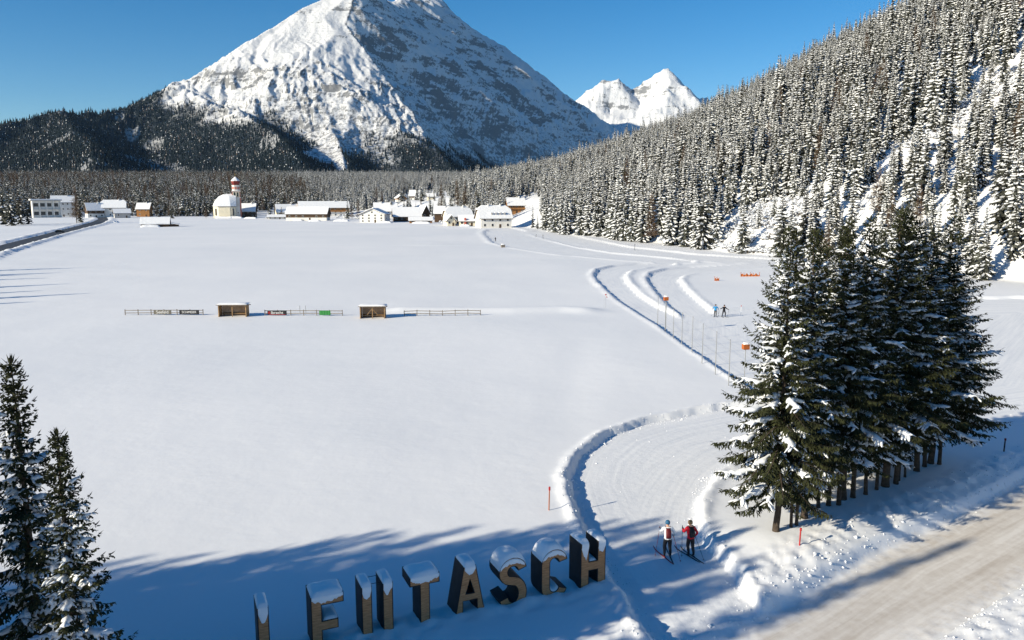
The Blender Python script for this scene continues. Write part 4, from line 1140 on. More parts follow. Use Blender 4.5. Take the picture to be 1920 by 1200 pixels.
def backpack(o, m, label, h=.46):
    mb = MB(); V, Fc = [], []; ns = 7
    for i in range(ns):
        t_ = i / (ns - 1); z = 1.02 + h * t_
        w_ = .125 * (1 - .35 * max(0, t_ - .6) ** 2 * 4); d_ = .13 * math.sin(math.pi * (.18 + .72 * t_)) + .02
        y0 = -.085 + .07 * t_
        for k_ in range(10):
            a_ = 2 * math.pi * k_ / 10
            V.append((w_ * math.copysign(abs(math.cos(a_)) ** .6, math.cos(a_)), y0 - d_ * .55 + d_ * .75 * math.copysign(abs(math.sin(a_)) ** .7, math.sin(a_)), z))
    for i in range(ns - 1):
        for k_ in range(10): Fc.append((i * 10 + k_, i * 10 + (k_ + 1) % 10, i * 10 + 10 + (k_ + 1) % 10, i * 10 + 10 + k_))
    Fc += [tuple(range(9, -1, -1)), tuple(range((ns - 1) * 10, ns * 10))]
    mb.add(V, Fc)
    x = mb.build('backpack', m, None, True); x.location = o.location; x.rotation_euler = o.rotation_euler
    st = MB()
    for s_ in (-1, 1): st.tube([(.10 * s_, -.03, 1.46), (.115 * s_, .06, 1.535), (.12 * s_, .19, 1.44), (.13 * s_, .20, 1.25), (.14 * s_, .06, 1.06)], .02, 5)
    st.build('strap', M['black_cloth'], x, True)
    MB().cbox((0, -.16, 1.17), (.18, .04, .16)).build('pocket', M['black_cloth'], x)
    return tag(x, label, 'backpack')
# two skiers setting out along the near trail
g1 = G(1251, 1046, -0.42); z1 = gz(*g1)
P1 = dict(l=dict(el=(-.34, .10, 1.24), wr=(-.30, .33, 1.30), ha=(-.29, .40, 1.32), kn=(-.13, .08, .50), an=(-.15, -.06, .11)),
          r=dict(el=(.36, -.02, 1.17), wr=(.33, .16, 1.02), ha=(.33, .22, .99), kn=(.12, .04, .50), an=(.14, -.05, .11)))
s1 = person('person', (g1[0], g1[1], z1), R(4), 'cross country skier in a white jacket and blue cap carrying a dark red backpack', P1, M['white_cloth'], M['black_cloth'], M['petrol'], 'knitted_cap', M['black_cloth'], 1.78)
backpack(s1, M['maroon'], 'dark red backpack on the back of the skier in white')
ski(s1, (-.15, .02), R(16), M['red_gloss'], 'left ski of the skier in white, angled outward'); ski(s1, (.14, .02), R(-3), M['ski_dark'], 'right ski of the skier in white')
pole(s1, (-.29, .42, 1.34), (-.55, .15, .0), M['red_gloss'], 'red pole in the left hand of the skier in white'); pole(s1, (.33, .24, 1.0), (.50, -.55, .0), M['red_gloss'], 'red pole in the right hand of the skier in white')
g2 = G(1294, 1044, -0.42); z2 = gz(*g2)
P2 = dict(l=dict(el=(-.33, .12, 1.22), wr=(-.26, .32, 1.30), ha=(-.25, .39, 1.33), kn=(-.10, .10, .51), an=(-.09, -.02, .12)),
          r=dict(el=(.33, -.04, 1.18), wr=(.30, .10, 1.0), ha=(.29, .16, .96), kn=(.10, -.02, .50), an=(.10, -.16, .13)))
s2 = person('person', (g2[0], g2[1], z2), R(14), 'cross country skier in a red jacket and black trousers carrying a black backpack', P2, M['red_cloth'], M['black_cloth'], M['hair'], 'hair', M['black_cloth'], 1.74)
backpack(s2, M['black_cloth'], 'black backpack on the back of the skier in red')
ski(s2, (-.09, .05), R(14), M['ski_dark'], 'left ski of the skier in red, angled outward'); ski(s2, (.10, -.10), R(10), M['ski_dark'], 'right ski of the skier in red')
pole(s2, (-.25, .41, 1.35), (-.42, .05, .0), M['ski_dark'], 'dark pole in the left hand of the skier in red'); pole(s2, (.29, .18, .97), (.42, -.6, .0), M['ski_dark'], 'dark pole in the right hand of the skier in red')
# two skaters on the stadium
for (px_, py_, rz_, lab, tp_, lg_, spread, who, arm) in ((1341, 594, 170, 'distant skier in a blue top and dark tights on the groomed stadium', 'blue_cloth', 'grey_cloth', .13, 'blue', 0), (1357, 595, 185, 'distant skier all in black with arms out on the groomed stadium', 'black_cloth', 'black_cloth', .24, 'black', 1)):
    g = G(px_, py_, -0.4); z = gz(*g)
    ax = .62 if arm else .40
    P = dict(l=dict(el=(-.36, .02, 1.22), wr=(-ax + .04, .16, 1.12), ha=(-ax, .22, 1.12), kn=(-spread * .8, .10, .5), an=(-spread, -.04, .11)),
             r=dict(el=(.36, .02, 1.24), wr=(ax - .04, .10, 1.16 + .08 * arm), ha=(ax, .16, 1.14 + .1 * arm), kn=(spread * .8, .06, .5), an=(spread, -.06, .11)))
    o = person('person', (g[0], g[1], z), R(rz_), lab, P, M[tp_], M[lg_], M['black_cloth'], 'knitted_cap', M['black_cloth'], 1.78)
    for s_, nm_ in ((-1, 'left'), (1, 'right')):
        ski(o, (spread * s_, 0), R(-9 * s_), M['ski_dark'], '%s ski of the distant skier in %s' % (nm_, who))
        hp = P['l' if s_ < 0 else 'r']['ha']; pole(o, hp, (hp[0] + .12 * s_, -.45, .0), M['ski_dark'], '%s pole of the distant skier in %s' % (nm_, who))
# a lone figure far up the trail
g = G(929, 451); P = dict(l=dict(el=(-.3, .05, 1.2), wr=(-.3, .2, 1.05), ha=(-.3, .25, 1.0), kn=(-.1, .05, .5), an=(-.1, 0, .11)), r=dict(el=(.3, .05, 1.2), wr=(.3, .2, 1.05), ha=(.3, .25, 1.0), kn=(.1, -.05, .5), an=(.1, -.1, .11)))
person('person', (g[0], g[1], gz(*g)), 0.3, 'tiny dark figure walking on the far groomed trail below the white house', P, M['grey_cloth'], M['black_cloth'], M['black_cloth'], 'knitted_cap', M['black_cloth'])

# ------------------------------------------------------------------ sports ground: shelters, fences, banners
M['plank'] = mat('larch_planks', (0.30, 0.19, 0.10), 0.8, var=0.35, vscale=3.0, spec=0.15)
M['greywood'] = mat('grey_fence_wood', (0.20, 0.175, 0.15), 0.85, var=0.3, vscale=4, spec=0.1)
def shelter(px0, px1, pyb, label, brace):
    c = G((px0 + px1) / 2, pyb); dist = math.hypot(*c)
    w = (px1 - px0) / F * dist * 1.0; hgt = 1.7; dp = 1.5
    e = empty('team_shelter', (c[0], c[1], gz(*c) - 0.05), R(2)); tag(e, label, 'shelter', 'wooden team shelters')
    wl_ = MB(); nb = 11
    for k_ in range(nb): wl_.box(-w / 2 + .05, w / 2 - .05, dp - .05, dp - .02 + .006 * (k_ % 2), -.3 + k_ * (hgt + .25) / nb, -.3 + (k_ + .94) * (hgt + .25) / nb)
    wl_.build('back_wall', M['plank'], e)
    for s_ in (-1, 1):
        sw_ = MB()
        for k_ in range(nb): sw_.box(s_ * w / 2 - .03, s_ * w / 2 + .03 - .005 * (k_ % 2), 0.06, dp, -.3 + k_ * (hgt + .2) / nb, -.3 + (k_ + .94) * (hgt + .2) / nb)
        sw_.build('side_wall', M['plank'], e)
        MB().box(s_ * w / 2 - .06, s_ * w / 2 + .06, -.06, .055, -.4, hgt - .03).build('post', M['plank'], e)
    MB().box(-.05, .05, -.05, .05, -.4, hgt - .03).build('post', M['plank'], e)
    if brace:
        for s_ in (-1, 1): MB().tube([(.06 * s_, .0, hgt - .3), (.75 * s_, .0, .55)], .035, 6).build('brace', M['plank'], e)
    MB().box(-w / 2 + .1, w / 2 - .1, dp - .5, dp - .08, .36, .42).box(-w / 2 + .3, -w / 2 + .4, dp - .45, dp - .15, -.3, .358).box(w / 2 - .4, w / 2 - .3, dp - .45, dp - .15, -.3, .358).build('bench', M['plank'], e)
    rf = MB().slab([(-w / 2 - .25, -.35, hgt + .14), (w / 2 + .25, -.35, hgt + .14), (w / 2 + .25, dp + .2, hgt - .06), (-w / 2 - .25, dp + .2, hgt - .06)], .11).build('roof', M['greywood'], e)
    sb = MB(); snow_sheet(sb, [(-w / 2 - .24, hgt + .15), (w / 2 + .24, hgt + .15)], .20, -.34, dp + .15, px0); sb.build('roof_snow', M['softsnow'], rf, True)
shelter(412, 460, 594.5, 'open wooden shelter with snow on its roof between the banner fences', False)
shelter(676, 721, 597, 'open wooden shelter with crossed braces beside the bare rail fence', True)
def text_mesh(txt, size):
    cu = bpy.data.curves.new('lettering', 'FONT'); cu.body = txt; cu.size = size; cu.align_x = 'CENTER'; cu.align_y = 'CENTER'; cu.extrude = 0.004
    o = bpy.data.objects.new('lettering', cu); COL.objects.link(o); bpy.context.view_layer.update()
    me = bpy.data.meshes.new_from_object(o.evaluated_get(bpy.context.evaluated_depsgraph_get())); bpy.data.objects.remove(o); return me
solid('banner_white', (0.7, 0.7, 0.7)); solid('banner_grey', (0.13, 0.12, 0.10)); solid('banner_black', (0.015, 0.016, 0.02)); solid('banner_green', (0.03, 0.20, 0.045)); solid('banner_red', (0.5, 0.02, 0.02))
def fence(px0, px1, py0, py1, label, npost, low=False):
    a, b_ = np.array(G(px0, py0)), np.array(G(px1, py1)); L_ = np.linalg.norm(b_ - a); ang = math.atan2(b_[1] - a[1], b_[0] - a[0])
    z0 = gz(*((a + b_) / 2)); e = empty('rail_fence', (a[0], a[1], z0), ang); tag(e, label, 'fence', 'rail fences round the buried pitch')
    H_ = 0.78
    def hz(x): t_ = x / L_; q = a + (b_ - a) * t_; return gz(*q) - z0
    xs = [L_ * k_ / (npost - 1) for k_ in range(npost)]; hs = [hz(x) + (0.05 * math.sin(k_ * 1.7) if low else 0) for k_, x in enumerate(xs)]
    for x, h in zip(xs, hs): MB().box(x - .05, x + .05, -.04, .04, h - .5, h + H_ + .06).build('post', M['greywood'], e)
    for dz in (.28, .66):
        for k_ in range(npost - 1):
            MB().slab([(xs[k_] + .002, -.09, hs[k_] + dz + .1), (xs[k_ + 1] - .002, -.09, hs[k_ + 1] + dz + .1), (xs[k_ + 1] - .002, -.045, hs[k_ + 1] + dz + .1), (xs[k_] + .002, -.045, hs[k_] + dz + .1)], .10).build('rail', M['greywood'], e)
    return a, b_, L_, ang, z0
def banner(fr, px0, px1, label, m, txt=None, tm=None, size=.5, h=.66, name='banner'):
    a, b_, L_, ang, z0 = fr
    def tx(px_):
        d = (b_ - a); rx, ry, _ = ray(px_, 588)
        t_ = (a[1] * rx - a[0] * ry) / (d[0] * ry - d[1] * rx); return t_ * L_
    x0, x1 = tx(px0), tx(px1); q = a + (b_ - a) * ((x0 + x1) / 2 / L_)
    e = MB(); nx = 14
    V, Fc = [], []
    for i in range(nx + 1):
        x = (x1 - x0) * (i / nx - .5); w_ = .012 * math.sin(i * 1.9)
        V += [(x, -.115 + w_, .10), (x, -.115 + w_, .10 + h), (x, -.105 + w_, .10 + h), (x, -.105 + w_, .10)]
    for i in range(nx):
        for k_ in range(4): Fc.append((i * 4 + k_, i * 4 + 4 + k_, i * 4 + 4 + (k_ + 1) % 4, i * 4 + (k_ + 1) % 4))
    Fc += [(0, 1, 2, 3), (nx * 4 + 3, nx * 4 + 2, nx * 4 + 1, nx * 4)]
    e.add(V, Fc); o = e.build(name, m); o.location = (q[0], q[1], gz(*q)); o.rotation_euler = (0, 0, ang)
    tag(o, label, 'banner')
    if txt:
        me = text_mesh(txt, size); me.materials.append(tm); t_ = link('lettering', me, o); t_.location = (0, -.145, .10 + h / 2); t_.rotation_euler = (math.pi / 2, 0, 0)
    return o
f1 = fence(235, 381, 591, 591, 'rail fence with a grey and a dark advertising banner', 7)
banner(f1, 289, 322, 'grey advertising banner with white lettering on the rail fence', M['banner_grey'], 'Seefeld', M['banner_white'], .62)
banner(f1, 337, 374, 'near black advertising banner with white lettering on the rail fence', M['banner_black'], 'SCHMEIER', M['banner_white'], .46)
f2 = fence(497, 642, 592, 592, 'rail fence with a black and red banner and a green banner', 7)
ob = banner(f2, 502, 538, 'black advertising banner with white and red lettering on the rail fence', M['banner_black'], 'lbrecht', M['banner_white'], .62)
me = text_mesh('A', .6); me.materials.append(M['banner_red']); t_ = link('lettering', me, ob); t_.location = (-1.12, -.145, .43); t_.rotation_euler = (math.pi / 2, 0, 0)
MB().box(-1.1, 1.2, -.142, -.135, .14, .18).build('red_stripe', M['banner_red'], ob)
ob = banner(f2, 599, 620, 'plain green banner half of it folded over on the rail fence', M['banner_green'])
fence(758, 901, 593, 591.5, 'plain rail fence without banners, sagging in the middle', 7, True)
for px_ in (562.5, 573.5):
    g = G(px_, 588); o = MB().tube([(0, 0, -.4), (0, 0, 1.15)], .035, 6).build('goal_post', M['grey_metal']); o.location = (g[0], g[1], gz(*g))
    tag(o, 'thin bare pole standing behind the banner fence between the shelters', 'pole', 'thin poles behind the fence')

# ------------------------------------------------------------------ markers, nets, boxes along the trails
NP = [(1233, 553, 604), (1248, 566, 618), (1262, 577, 636), (1278, 586, 648), (1297, 593, 663), (1316, 606, 682), (1341, 621, 702), (1366, 636, 722)]
tops = []
for i, (px_, yt, yb) in enumerate(NP):
    g = G(px_, yb, 0.0); dist = math.hypot(g[0], g[1]); z = gz(*g)
    hh = AT(px_, yt, dist)[2] - z
    o = MB().tube([(0, 0, -.5), (0, 0, hh)], [.045, .035], 6).build('net_pole', M['grey_metal']); o.location = (g[0], g[1], z)
    tag(o, 'slim grey net pole on the snow bank beside the groomed stadium', 'pole', 'net poles along the stadium bank'); tops.append((g[0], g[1], z, hh))
mb = MB()
for a, b_ in zip(tops[:-1], tops[1:]):
    for f_ in (.25, .5, .75, .98): mb.tube([(a[0], a[1], a[2] + a[3] * f_), ((a[0] + b_[0]) / 2, (a[1] + b_[1]) / 2, (a[2] + a[3] * f_ + b_[2] + b_[3] * f_) / 2 - .08), (b_[0], b_[1], b_[2] + b_[3] * f_)], .006, 4)
o = mb.build('safety_net', M['rope']); tag(o, 'thin net lines strung between the grey poles along the bank', 'net')
def box_on_pole(px_, py_, pb, label):
    g = G(px_, pb); dist = math.hypot(*g); z = gz(*g); zt = AT(px_, py_, dist)[2] - z
    e = empty('orange_box', (g[0], g[1], z), R(10)); tag(e, label, 'marker box')
    MB().tube([(0, 0, -.4), (0, 0, zt - .24)], .04, 6).build('pole', M['grey_metal'], e)
    bx_ = MB()
    prof = [(.24, -.24), (.28, -.2), (.28, .2), (.24, .25)]
    V = [(x * sx, x * .8 * sy, zt + z_) for x, z_ in prof for sx, sy in ((-1, -1), (1, -1), (1, 1), (-1, 1))]
    Fc = [(i * 4 + k_, i * 4 + (k_ + 1) % 4, i * 4 + 4 + (k_ + 1) % 4, i * 4 + 4 + k_) for i in range(3) for k_ in range(4)] + [(3, 2, 1, 0), (12, 13, 14, 15)]
    bx_.add(V, Fc).build('box', M['orange'], e)
    sb = MB(); snow_sheet(sb, [(-.25, zt + .25), (.25, zt + .25)], .15, -.2, .2, px_, 8, 6); sb.build('snow_cap', M['softsnow'], e, True)
box_on_pole(1247, 560, 618, 'small orange box with snow cap on a pole by the far net poles')
box_on_pole(1395, 650, 722, 'orange box with snow cap on a pole beside the roadside spruces')
def stake(px_, py_, label, m, h, r_=.03, band=None, group=None):
    g = G(px_, py_); z = gz(*g)
    e = MB().tube([(0, 0, -.4), (.02, 0, h * .6), (.03, 0, h)], [r_, r_, r_ * .9], 6).build('snow_stake', m); e.location = (g[0], g[1], z)
    tag(e, label, 'snow stake', group)
    MB().tube([(.03, 0, h * .86), (.03, 0, h + .01)], r_ * 1.5, 6).build('cap_band', band or M['red_gloss'], e)
stake(1029, 957, 'orange red snow stake on the bank outside the near trail bend', M['orange'], 1.3, .035)
stake(1498, 1034, 'red snow stake on the road bank in front of the spruce row', M['red_gloss'], 0.85, .035)
stake(1881, 857, 'dark snow stake on the shaded road bank past the spruce row', M['ski_dark'], 0.85, .045, M['maroon'])
stake(1190, 468, 'dark short stake at the forest edge above the groomed trail', M['ski_dark'], 2.0, .07, M['ski_dark'])
stake(1005, 444, 'dark marker post beside the far groomed trail, the farther of two', M['ski_dark'], 1.6, .09, M['ski_dark'])
stake(1018, 447, 'dark marker post beside the far groomed trail, the nearer of two', M['ski_dark'], 1.7, .1, M['ski_dark'])
stake(1389, 587, 'red and white slalom pole beside the distant skiers', M['banner_white'], 1.5, .03)
# wind flag
g = G(1134.5, 577); z = gz(*g); e = empty('wind_flag', (g[0], g[1], z)); tag(e, 'small red and white wind flag on a thin pole outside the trail bend', 'flag')
MB().tube([(0, 0, -.4), (0, 0, 2.2)], .022, 6).build('pole', M['grey_metal'], e)
for k_, (m_, z0_) in enumerate(((M['red_gloss'], 2.2), (M['banner_white'], 2.02), (M['red_gloss'], 1.84))):
    MB().tube([(.05 + .07 * k_, 0, z0_), (.13 + .07 * k_, 0, z0_ - .18)], [.12 - .02 * k_, .10 - .02 * k_], 8).build('flag_panel', m_, e)
# orange barriers
def barrier(px0, px1, pyb, label, n_):
    a, b_ = np.array(G(px0, pyb)), np.array(G(px1, pyb)); L_ = np.linalg.norm(b_ - a); z0 = gz(*((a + b_) / 2))
    e = empty('orange_barrier', (a[0], a[1], z0), math.atan2(*(b_ - a)[::-1])); tag(e, label, 'barrier')
    for k_ in range(n_):
        x = L_ * k_ / max(1, n_ - 1); MB().tube([(x, 0, -.3), (x, 0, .95 - .12 * (k_ % 3))], .05, 6).build('post', M['orange'], e)
    V, Fc = [], []; nx = n_ * 4
    for i in range(nx + 1):
        x = L_ * i / nx; w_ = .05 * math.sin(i * 1.3); tp_ = .45 + .16 * math.sin(i * .9) + .1 * math.cos(i * 2.3)
        V += [(x, w_, -.1), (x, w_, tp_), (x, w_ + .03, tp_), (x, w_ + .03, -.1)]
    for i in range(nx):
        for k_ in range(4): Fc.append((i * 4 + k_, i * 4 + 4 + k_, i * 4 + 4 + (k_ + 1) % 4, i * 4 + (k_ + 1) % 4))
    MB().add(V, Fc).build('mesh_panel', M['orange'], e)
barrier(1340, 1348, 526, 'short orange barrier beside the second trail loop', 3)
barrier(1389, 1424, 518.5, 'long sagging orange barrier behind the second trail loop', 7)
# small hut box on the field by the far trail
g = G(943, 464); e = empty('field_box', (g[0], g[1], gz(*g)), .3); tag(e, 'small dark field box with snow on top beside the far trail', 'box')
MB().box(-.65, .65, -.5, .5, -.3, .85).build('body', M['greywood'], e)
MB().slab([(-.75, -.6, .95), (.75, -.6, .95), (.75, .6, .9), (-.75, .6, .9)], .08).build('lid', M['greywood'], e)
sb = MB(); snow_sheet(sb, [(-.72, .96), (.72, .96)], .32, -.58, .58, 4, 8, 6); sb.build('snow_cap', M['softsnow'], e, True)

# ------------------------------------------------------------------ village
M['wall_white'] = mat('white_render', (0.72, 0.70, 0.66), 0.9, var=0.08, vscale=0.4, spec=0.1)
M['wall_cream'] = mat('cream_render', (0.70, 0.64, 0.50), 0.9, var=0.08, vscale=0.4, spec=0.1)
M['wall_grey'] = mat('grey_render', (0.45, 0.44, 0.43), 0.9, var=0.1, vscale=0.4, spec=0.1)
M['wood_dark'] = mat('dark_barn_boards', (0.085, 0.055, 0.036), 0.85, var=0.3, vscale=1.2, spec=0.1)
M['wood_warm'] = mat('warm_larch_boards', (0.30, 0.15, 0.06), 0.8, var=0.25, vscale=1.2, spec=0.1)
M['glass'] = mat('window_glass', (0.02, 0.024, 0.03), 0.15, spec=0.5)
M['roof'] = mat('roof_boards', (0.10, 0.075, 0.06), 0.85, var=0.2, vscale=1)
M['roofsnow'] = mat('roof_snow', (0.82, 0.83, 0.85), 0.65, bump=0.2, bscale=0.6)
M['brick_red'] = mat('red_chimney', (0.42, 0.10, 0.07), 0.85, var=0.2, vscale=2)
def gable_polys(L_, W_, He, Hr, ov, hip=0.0):
    """top faces of a gable roof, ridge along x; hip 0..1 clips the gable ends"""
    x0, y0 = L_ / 2 + ov, W_ / 2 + ov
    ze = He - (Hr - He) * ov / (W_ / 2)
    if hip <= 0:
        return [[(-x0, -y0, ze), (x0, -y0, ze), (x0, 0, Hr), (-x0, 0, Hr)], [(x0, y0, ze), (-x0, y0, ze), (-x0, 0, Hr), (x0, 0, Hr)]]
    zc = Hr - (Hr - He) * hip; yc = y0 * (Hr - zc) / (Hr - ze); xr = x0 - yc * 1.1
    out = [[(-x0, -y0, ze), (x0, -y0, ze), (x0, -yc, zc), (xr, 0, Hr), (-xr, 0, Hr), (-x0, -yc, zc)], [(x0, y0, ze), (-x0, y0, ze), (-x0, yc, zc), (-xr, 0, Hr), (xr, 0, Hr), (x0, yc, zc)]]
    out += [[(x0, -yc, zc), (x0, yc, zc), (xr, 0, Hr)], [(-x0, yc, zc), (-x0, -yc, zc), (-xr, 0, Hr)]]
    return out
def win(mb_parent, x, y, z, w_, h, axis='y', s_=-1, m=None):
    d = .06
    if axis == 'y':
        f_ = MB().box(x - w_ / 2 - .12, x + w_ / 2 + .12, y + s_ * .001, y + s_ * d, z - h / 2 - .12, z + h / 2 + .12) if s_ > 0 else MB().box(x - w_ / 2 - .12, x + w_ / 2 + .12, y - d, y - .001, z - h / 2 - .12, z + h / 2 + .12)
        o = f_.build('window', M['wall_white'], mb_parent)
        g_ = MB().box(x - w_ / 2, x + w_ / 2, min(y + s_ * (d - .02), y + s_ * (d + .02)), max(y + s_ * (d - .02), y + s_ * (d + .02)), z - h / 2, z + h / 2)
    else:
        f_ = MB().box(min(x, x + s_ * d), max(x, x + s_ * d), y - w_ / 2 - .12, y + w_ / 2 + .12, z - h / 2 - .12, z + h / 2 + .12)
        o = f_.build('window', M['wall_white'], mb_parent)
        g_ = MB().box(min(x + s_ * (d - .02), x + s_ * (d + .02)), max(x + s_ * (d - .02), x + s_ * (d + .02)), y - w_ / 2, y + w_ / 2, z - h / 2, z + h / 2)
    g_.build('pane', M['glass'], o)
def house(px0, px1, dist, pyr, label, cat='house', rot=0.0, gable_front=False, W_=10.0, eave=0.62, wall='wall_white', upper=None, wins=(2, 4), hip=0.0, balcony=False, chim=1, ov=0.9, snow=0.45, z0=None, door=True, gwin=True, name='village_house', upfrac=0.5):
    """px0..px1: breadth in the photo, dist: how far, pyr: pixel row of the ridge"""
    pxc = (px0 + px1) / 2; rx, ry, _ = ray(pxc, 405); t_ = dist / ry; x, y = rx * t_, ry * t_; dist = math.hypot(x, y)
    z = float(base_z(x, y)) if z0 is None else z0
    Hr = AT(pxc, pyr, dist)[2] - z - snow; br = (px1 - px0) / F * (y * CP) * math.cos(math.atan2(x, y)) ** 1.0
    He = Hr * eave; e = empty(name, (x, y, z), R(rot) - math.atan2(x, y)); tag(e, label, cat)
    if gable_front: L_, Wd = W_, br - 2 * ov
    else: L_, Wd = br - 2 * ov, W_
    ax = MB()                                   # local frame: ridge along lx
    def tr(p): return (p[0], p[1], p[2]) if not gable_front else (p[1], -p[0], p[2])
    polys = gable_polys(L_, Wd, He, Hr, ov, hip)
    zc = Hr - (Hr - He) * hip; yc = (Wd / 2) * (Hr - zc) / (Hr - He)
    prof = [(-Wd / 2, -1.0), (Wd / 2, -1.0), (Wd / 2, He - .3), (yc, zc - .3), (-yc, zc - .3), (-Wd / 2, He - .3)] if hip > 0 else [(-Wd / 2, -1.0), (Wd / 2, -1.0), (Wd / 2, He - .3), (0, Hr - .3), (-Wd / 2, He - .3)]
    def prism(pr, xa, xb):
        k_ = len(pr); m_ = MB()
        V = [tr((xa, p[0], p[1])) for p in pr] + [tr((xb, p[0], p[1])) for p in pr]
        m_.add(V, [tuple(range(k_ - 1, -1, -1)), tuple(range(k_, 2 * k_))] + [(i, (i + 1) % k_, k_ + (i + 1) % k_, k_ + i) for i in range(k_)]); return m_
    prism(prof, -L_ / 2, L_ / 2).build('wall', M[wall], e)
    if upper:
        zb = He * upfrac; k_ = .08
        pr = [(-Wd / 2 - k_, zb), (Wd / 2 + k_, zb)] + ([(Wd / 2 + k_, He - .32), (0, Hr - .28), (-Wd / 2 - k_, He - .32)] if hip <= 0 else [(Wd / 2 + k_, He - .32), (yc + k_, zc - .3), (-yc - k_, zc - .3), (-Wd / 2 - k_, He - .32)])
        prism(pr, -L_ / 2 - k_, L_ / 2 + k_).build('boarding', M[upper], e)
    rf, sn_ = MB(), MB()
    for P in polys:
        rf.slab([tr(p) for p in P], .28)
        sn_.slab([tr((p[0] * .995, p[1] * .99, p[2] + snow)) for p in P], snow - .012)
    ro = rf.build('roof', M['roof'], e); sn_.build('roof_snow', M['roofsnow'], ro)
    if chim:
        for k_ in range(chim):
            cx_ = L_ * (.22 - .4 * k_); zz = Hr - (Hr - He) * .35
            c0 = tr((cx_ - .4, -.9, 0)); c1 = tr((cx_ + .4, -.1, 0))
            c_ = MB().box(min(c0[0], c1[0]), max(c0[0], c1[0]), min(c0[1], c1[1]), max(c0[1], c1[1]), zz, Hr + 1.0).build('chimney', M['wall_white'], ro)
            MB().box(min(c0[0], c1[0]) - .1, max(c0[0], c1[0]) + .1, min(c0[1], c1[1]) - .1, max(c0[1], c1[1]) + .1, Hr + 1.002, Hr + 1.25).build('chimney_snow', M['roofsnow'], c_)
    fx = (Wd if gable_front else L_) / 2; fy = -(L_ if gable_front else Wd) / 2
    if upper: fy -= .085
    nf, nw = wins
    for f_ in range(nf):
        zz = He * (f_ + .55) / nf
        for k_ in range(nw):
            xx = -fx + 2 * fx * (k_ + .5) / nw
            if f_ == 0 and door and k_ == nw // 2:
                d_ = MB().box(xx - .6, xx + .6, fy - .08, fy + .002, -.3, 2.2).build('door', M['wood_dark'], e); MB().box(xx + .35, xx + .45, fy - .14, fy - .082, .95, 1.1).build('handle', M['grey_metal'], d_)
                continue
            win(e, xx, fy, zz, 1.1, min(1.4, He / nf * .5))
    if gable_front and gwin: win(e, 0, fy, He + (Hr - He) * .35, 1.1, 1.2)
    ex = (Wd if gable_front else L_) / 2 + (.085 if upper else 0); sy = (L_ if gable_front else Wd)
    for f_ in range(nf):
        for s_ in (-1, 1): win(e, s_ * ex, -sy * .2, He * (f_ + .55) / nf, 1.1, min(1.4, He / nf * .5), 'x', s_)
    if balcony:
        zz = He * .52
        b_ = MB().box(-fx - .2, fx + .2, fy - 1.1, fy - .005, zz - .15, zz).box(-fx - .2, fx + .2, fy - 1.12, fy - 1.02, zz + .001, zz + .95)
        b_.build('balcony', M['wood_warm'], e)
    return e
H = house
# left group by the main road
def flat_block(px0, px1, dist, pyt, label):
    pxc = (px0 + px1) / 2; rx, ry, _ = ray(pxc, 405); t_ = dist / ry; x, y = rx * t_, ry * t_; z = float(base_z(x, y)); dist = math.hypot(x, y)
    Ht = AT(pxc, pyt, dist)[2] - z; w = (px1 - px0) / F * y * math.cos(math.atan2(x, y)) * 0.84; e = empty('flat_roofed_building', (x, y, z), -math.atan2(x, y) + R(6)); tag(e, label, 'building')
    MB().box(-w / 2 + 1, w / 2 - 1, -6, 7, -1, Ht - 1.6).build('wall', M['wall_white'], e)
    rf = MB().box(-w / 2 - .6, w / 2 + .6, -8.4, 7.8, Ht - 1.595, Ht - .8).build('roof', M['wall_grey'], e)
    MB().box(-w / 2 - .5, w / 2 + .5, -8.3, 7.7, Ht - .795, Ht).build('roof_snow', M['roofsnow'], rf)
    n_ = 4
    for f_ in range(2):
        za, zb = (Ht - 1.6) * (f_ * .5 + .14), (Ht - 1.6) * (f_ * .5 + .36)
        for k_ in range(n_):
            xa = -w / 2 + 1.6 + (w - 3.2) * k_ / n_; xb = xa + (w - 3.2) / n_ - 1.2
            o = MB().box(xa, xb, -6.08, -6.002, za, zb).build('window', M['wall_grey'], e); MB().box(xa + .2, xb - .2, -6.14, -6.085, za + .2, zb - .2).build('pane', M['glass'], o)
        MB().box(-w / 2 + .5, w / 2 - .5, -8.0, -6.15, (Ht - 1.6) * (f_ * .5 + .5) - .5, (Ht - 1.6) * (f_ * .5 + .5) - .2).build('balcony_slab', M['wall_white'], e)
    for k_ in range(n_ + 1):
        xx = -w / 2 + 1 + (w - 2) * k_ / n_; MB().box(xx - .35, xx + .35, -7.9, -6.16, -1, Ht - 1.598).build('pier', M['wall_white'], e)
flat_block(54, 121, 760, 373.0, 'long flat roofed white building with balconies beside the main road')
H(97, 143, 800, 366.5, 'white house with snowy roof behind the flat roofed building', rot=0, W_=12, eave=.72, wins=(3, 5))
H(160, 196, 760, 380, 'low white chalet with dark timber gable at the bend of the road', rot=12, W_=11, eave=.55, upper='wood_dark', wins=(2, 3), chim=1)
H(190, 240, 770, 374.5, 'broad chalet with white walls and snowy hipped roof at the road bend', rot=-8, W_=13, eave=.60, wins=(2, 4), hip=.35, upper='wall_white')
H(212, 246, 740, 391, 'low grey shed with a sloping snowy roof below the broad chalet', 'shed', rot=6, W_=8, eave=.6, wall='wall_grey', wins=(1, 2), chim=0)
H(257, 286, 800, 380, 'small orange timber house with snowy roof between dark spruces', rot=-20, W_=9, eave=.62, wall='wood_warm', wins=(2, 2))
H(388, 412, 1320, 341, 'small white house half hidden in the wood above the church', W_=9, wins=(2, 3), eave=.6)
H(455, 482, 1260, 345, 'low house with long snowy roof in the wood right of the church tower', W_=9, wins=(1, 3), eave=.5, wall='wall_grey')
H(453, 482, 760, 381, 'grey roofed farmhouse close behind the church', rot=-10, W_=11, eave=.5, wall='wood_dark', wins=(2, 3))
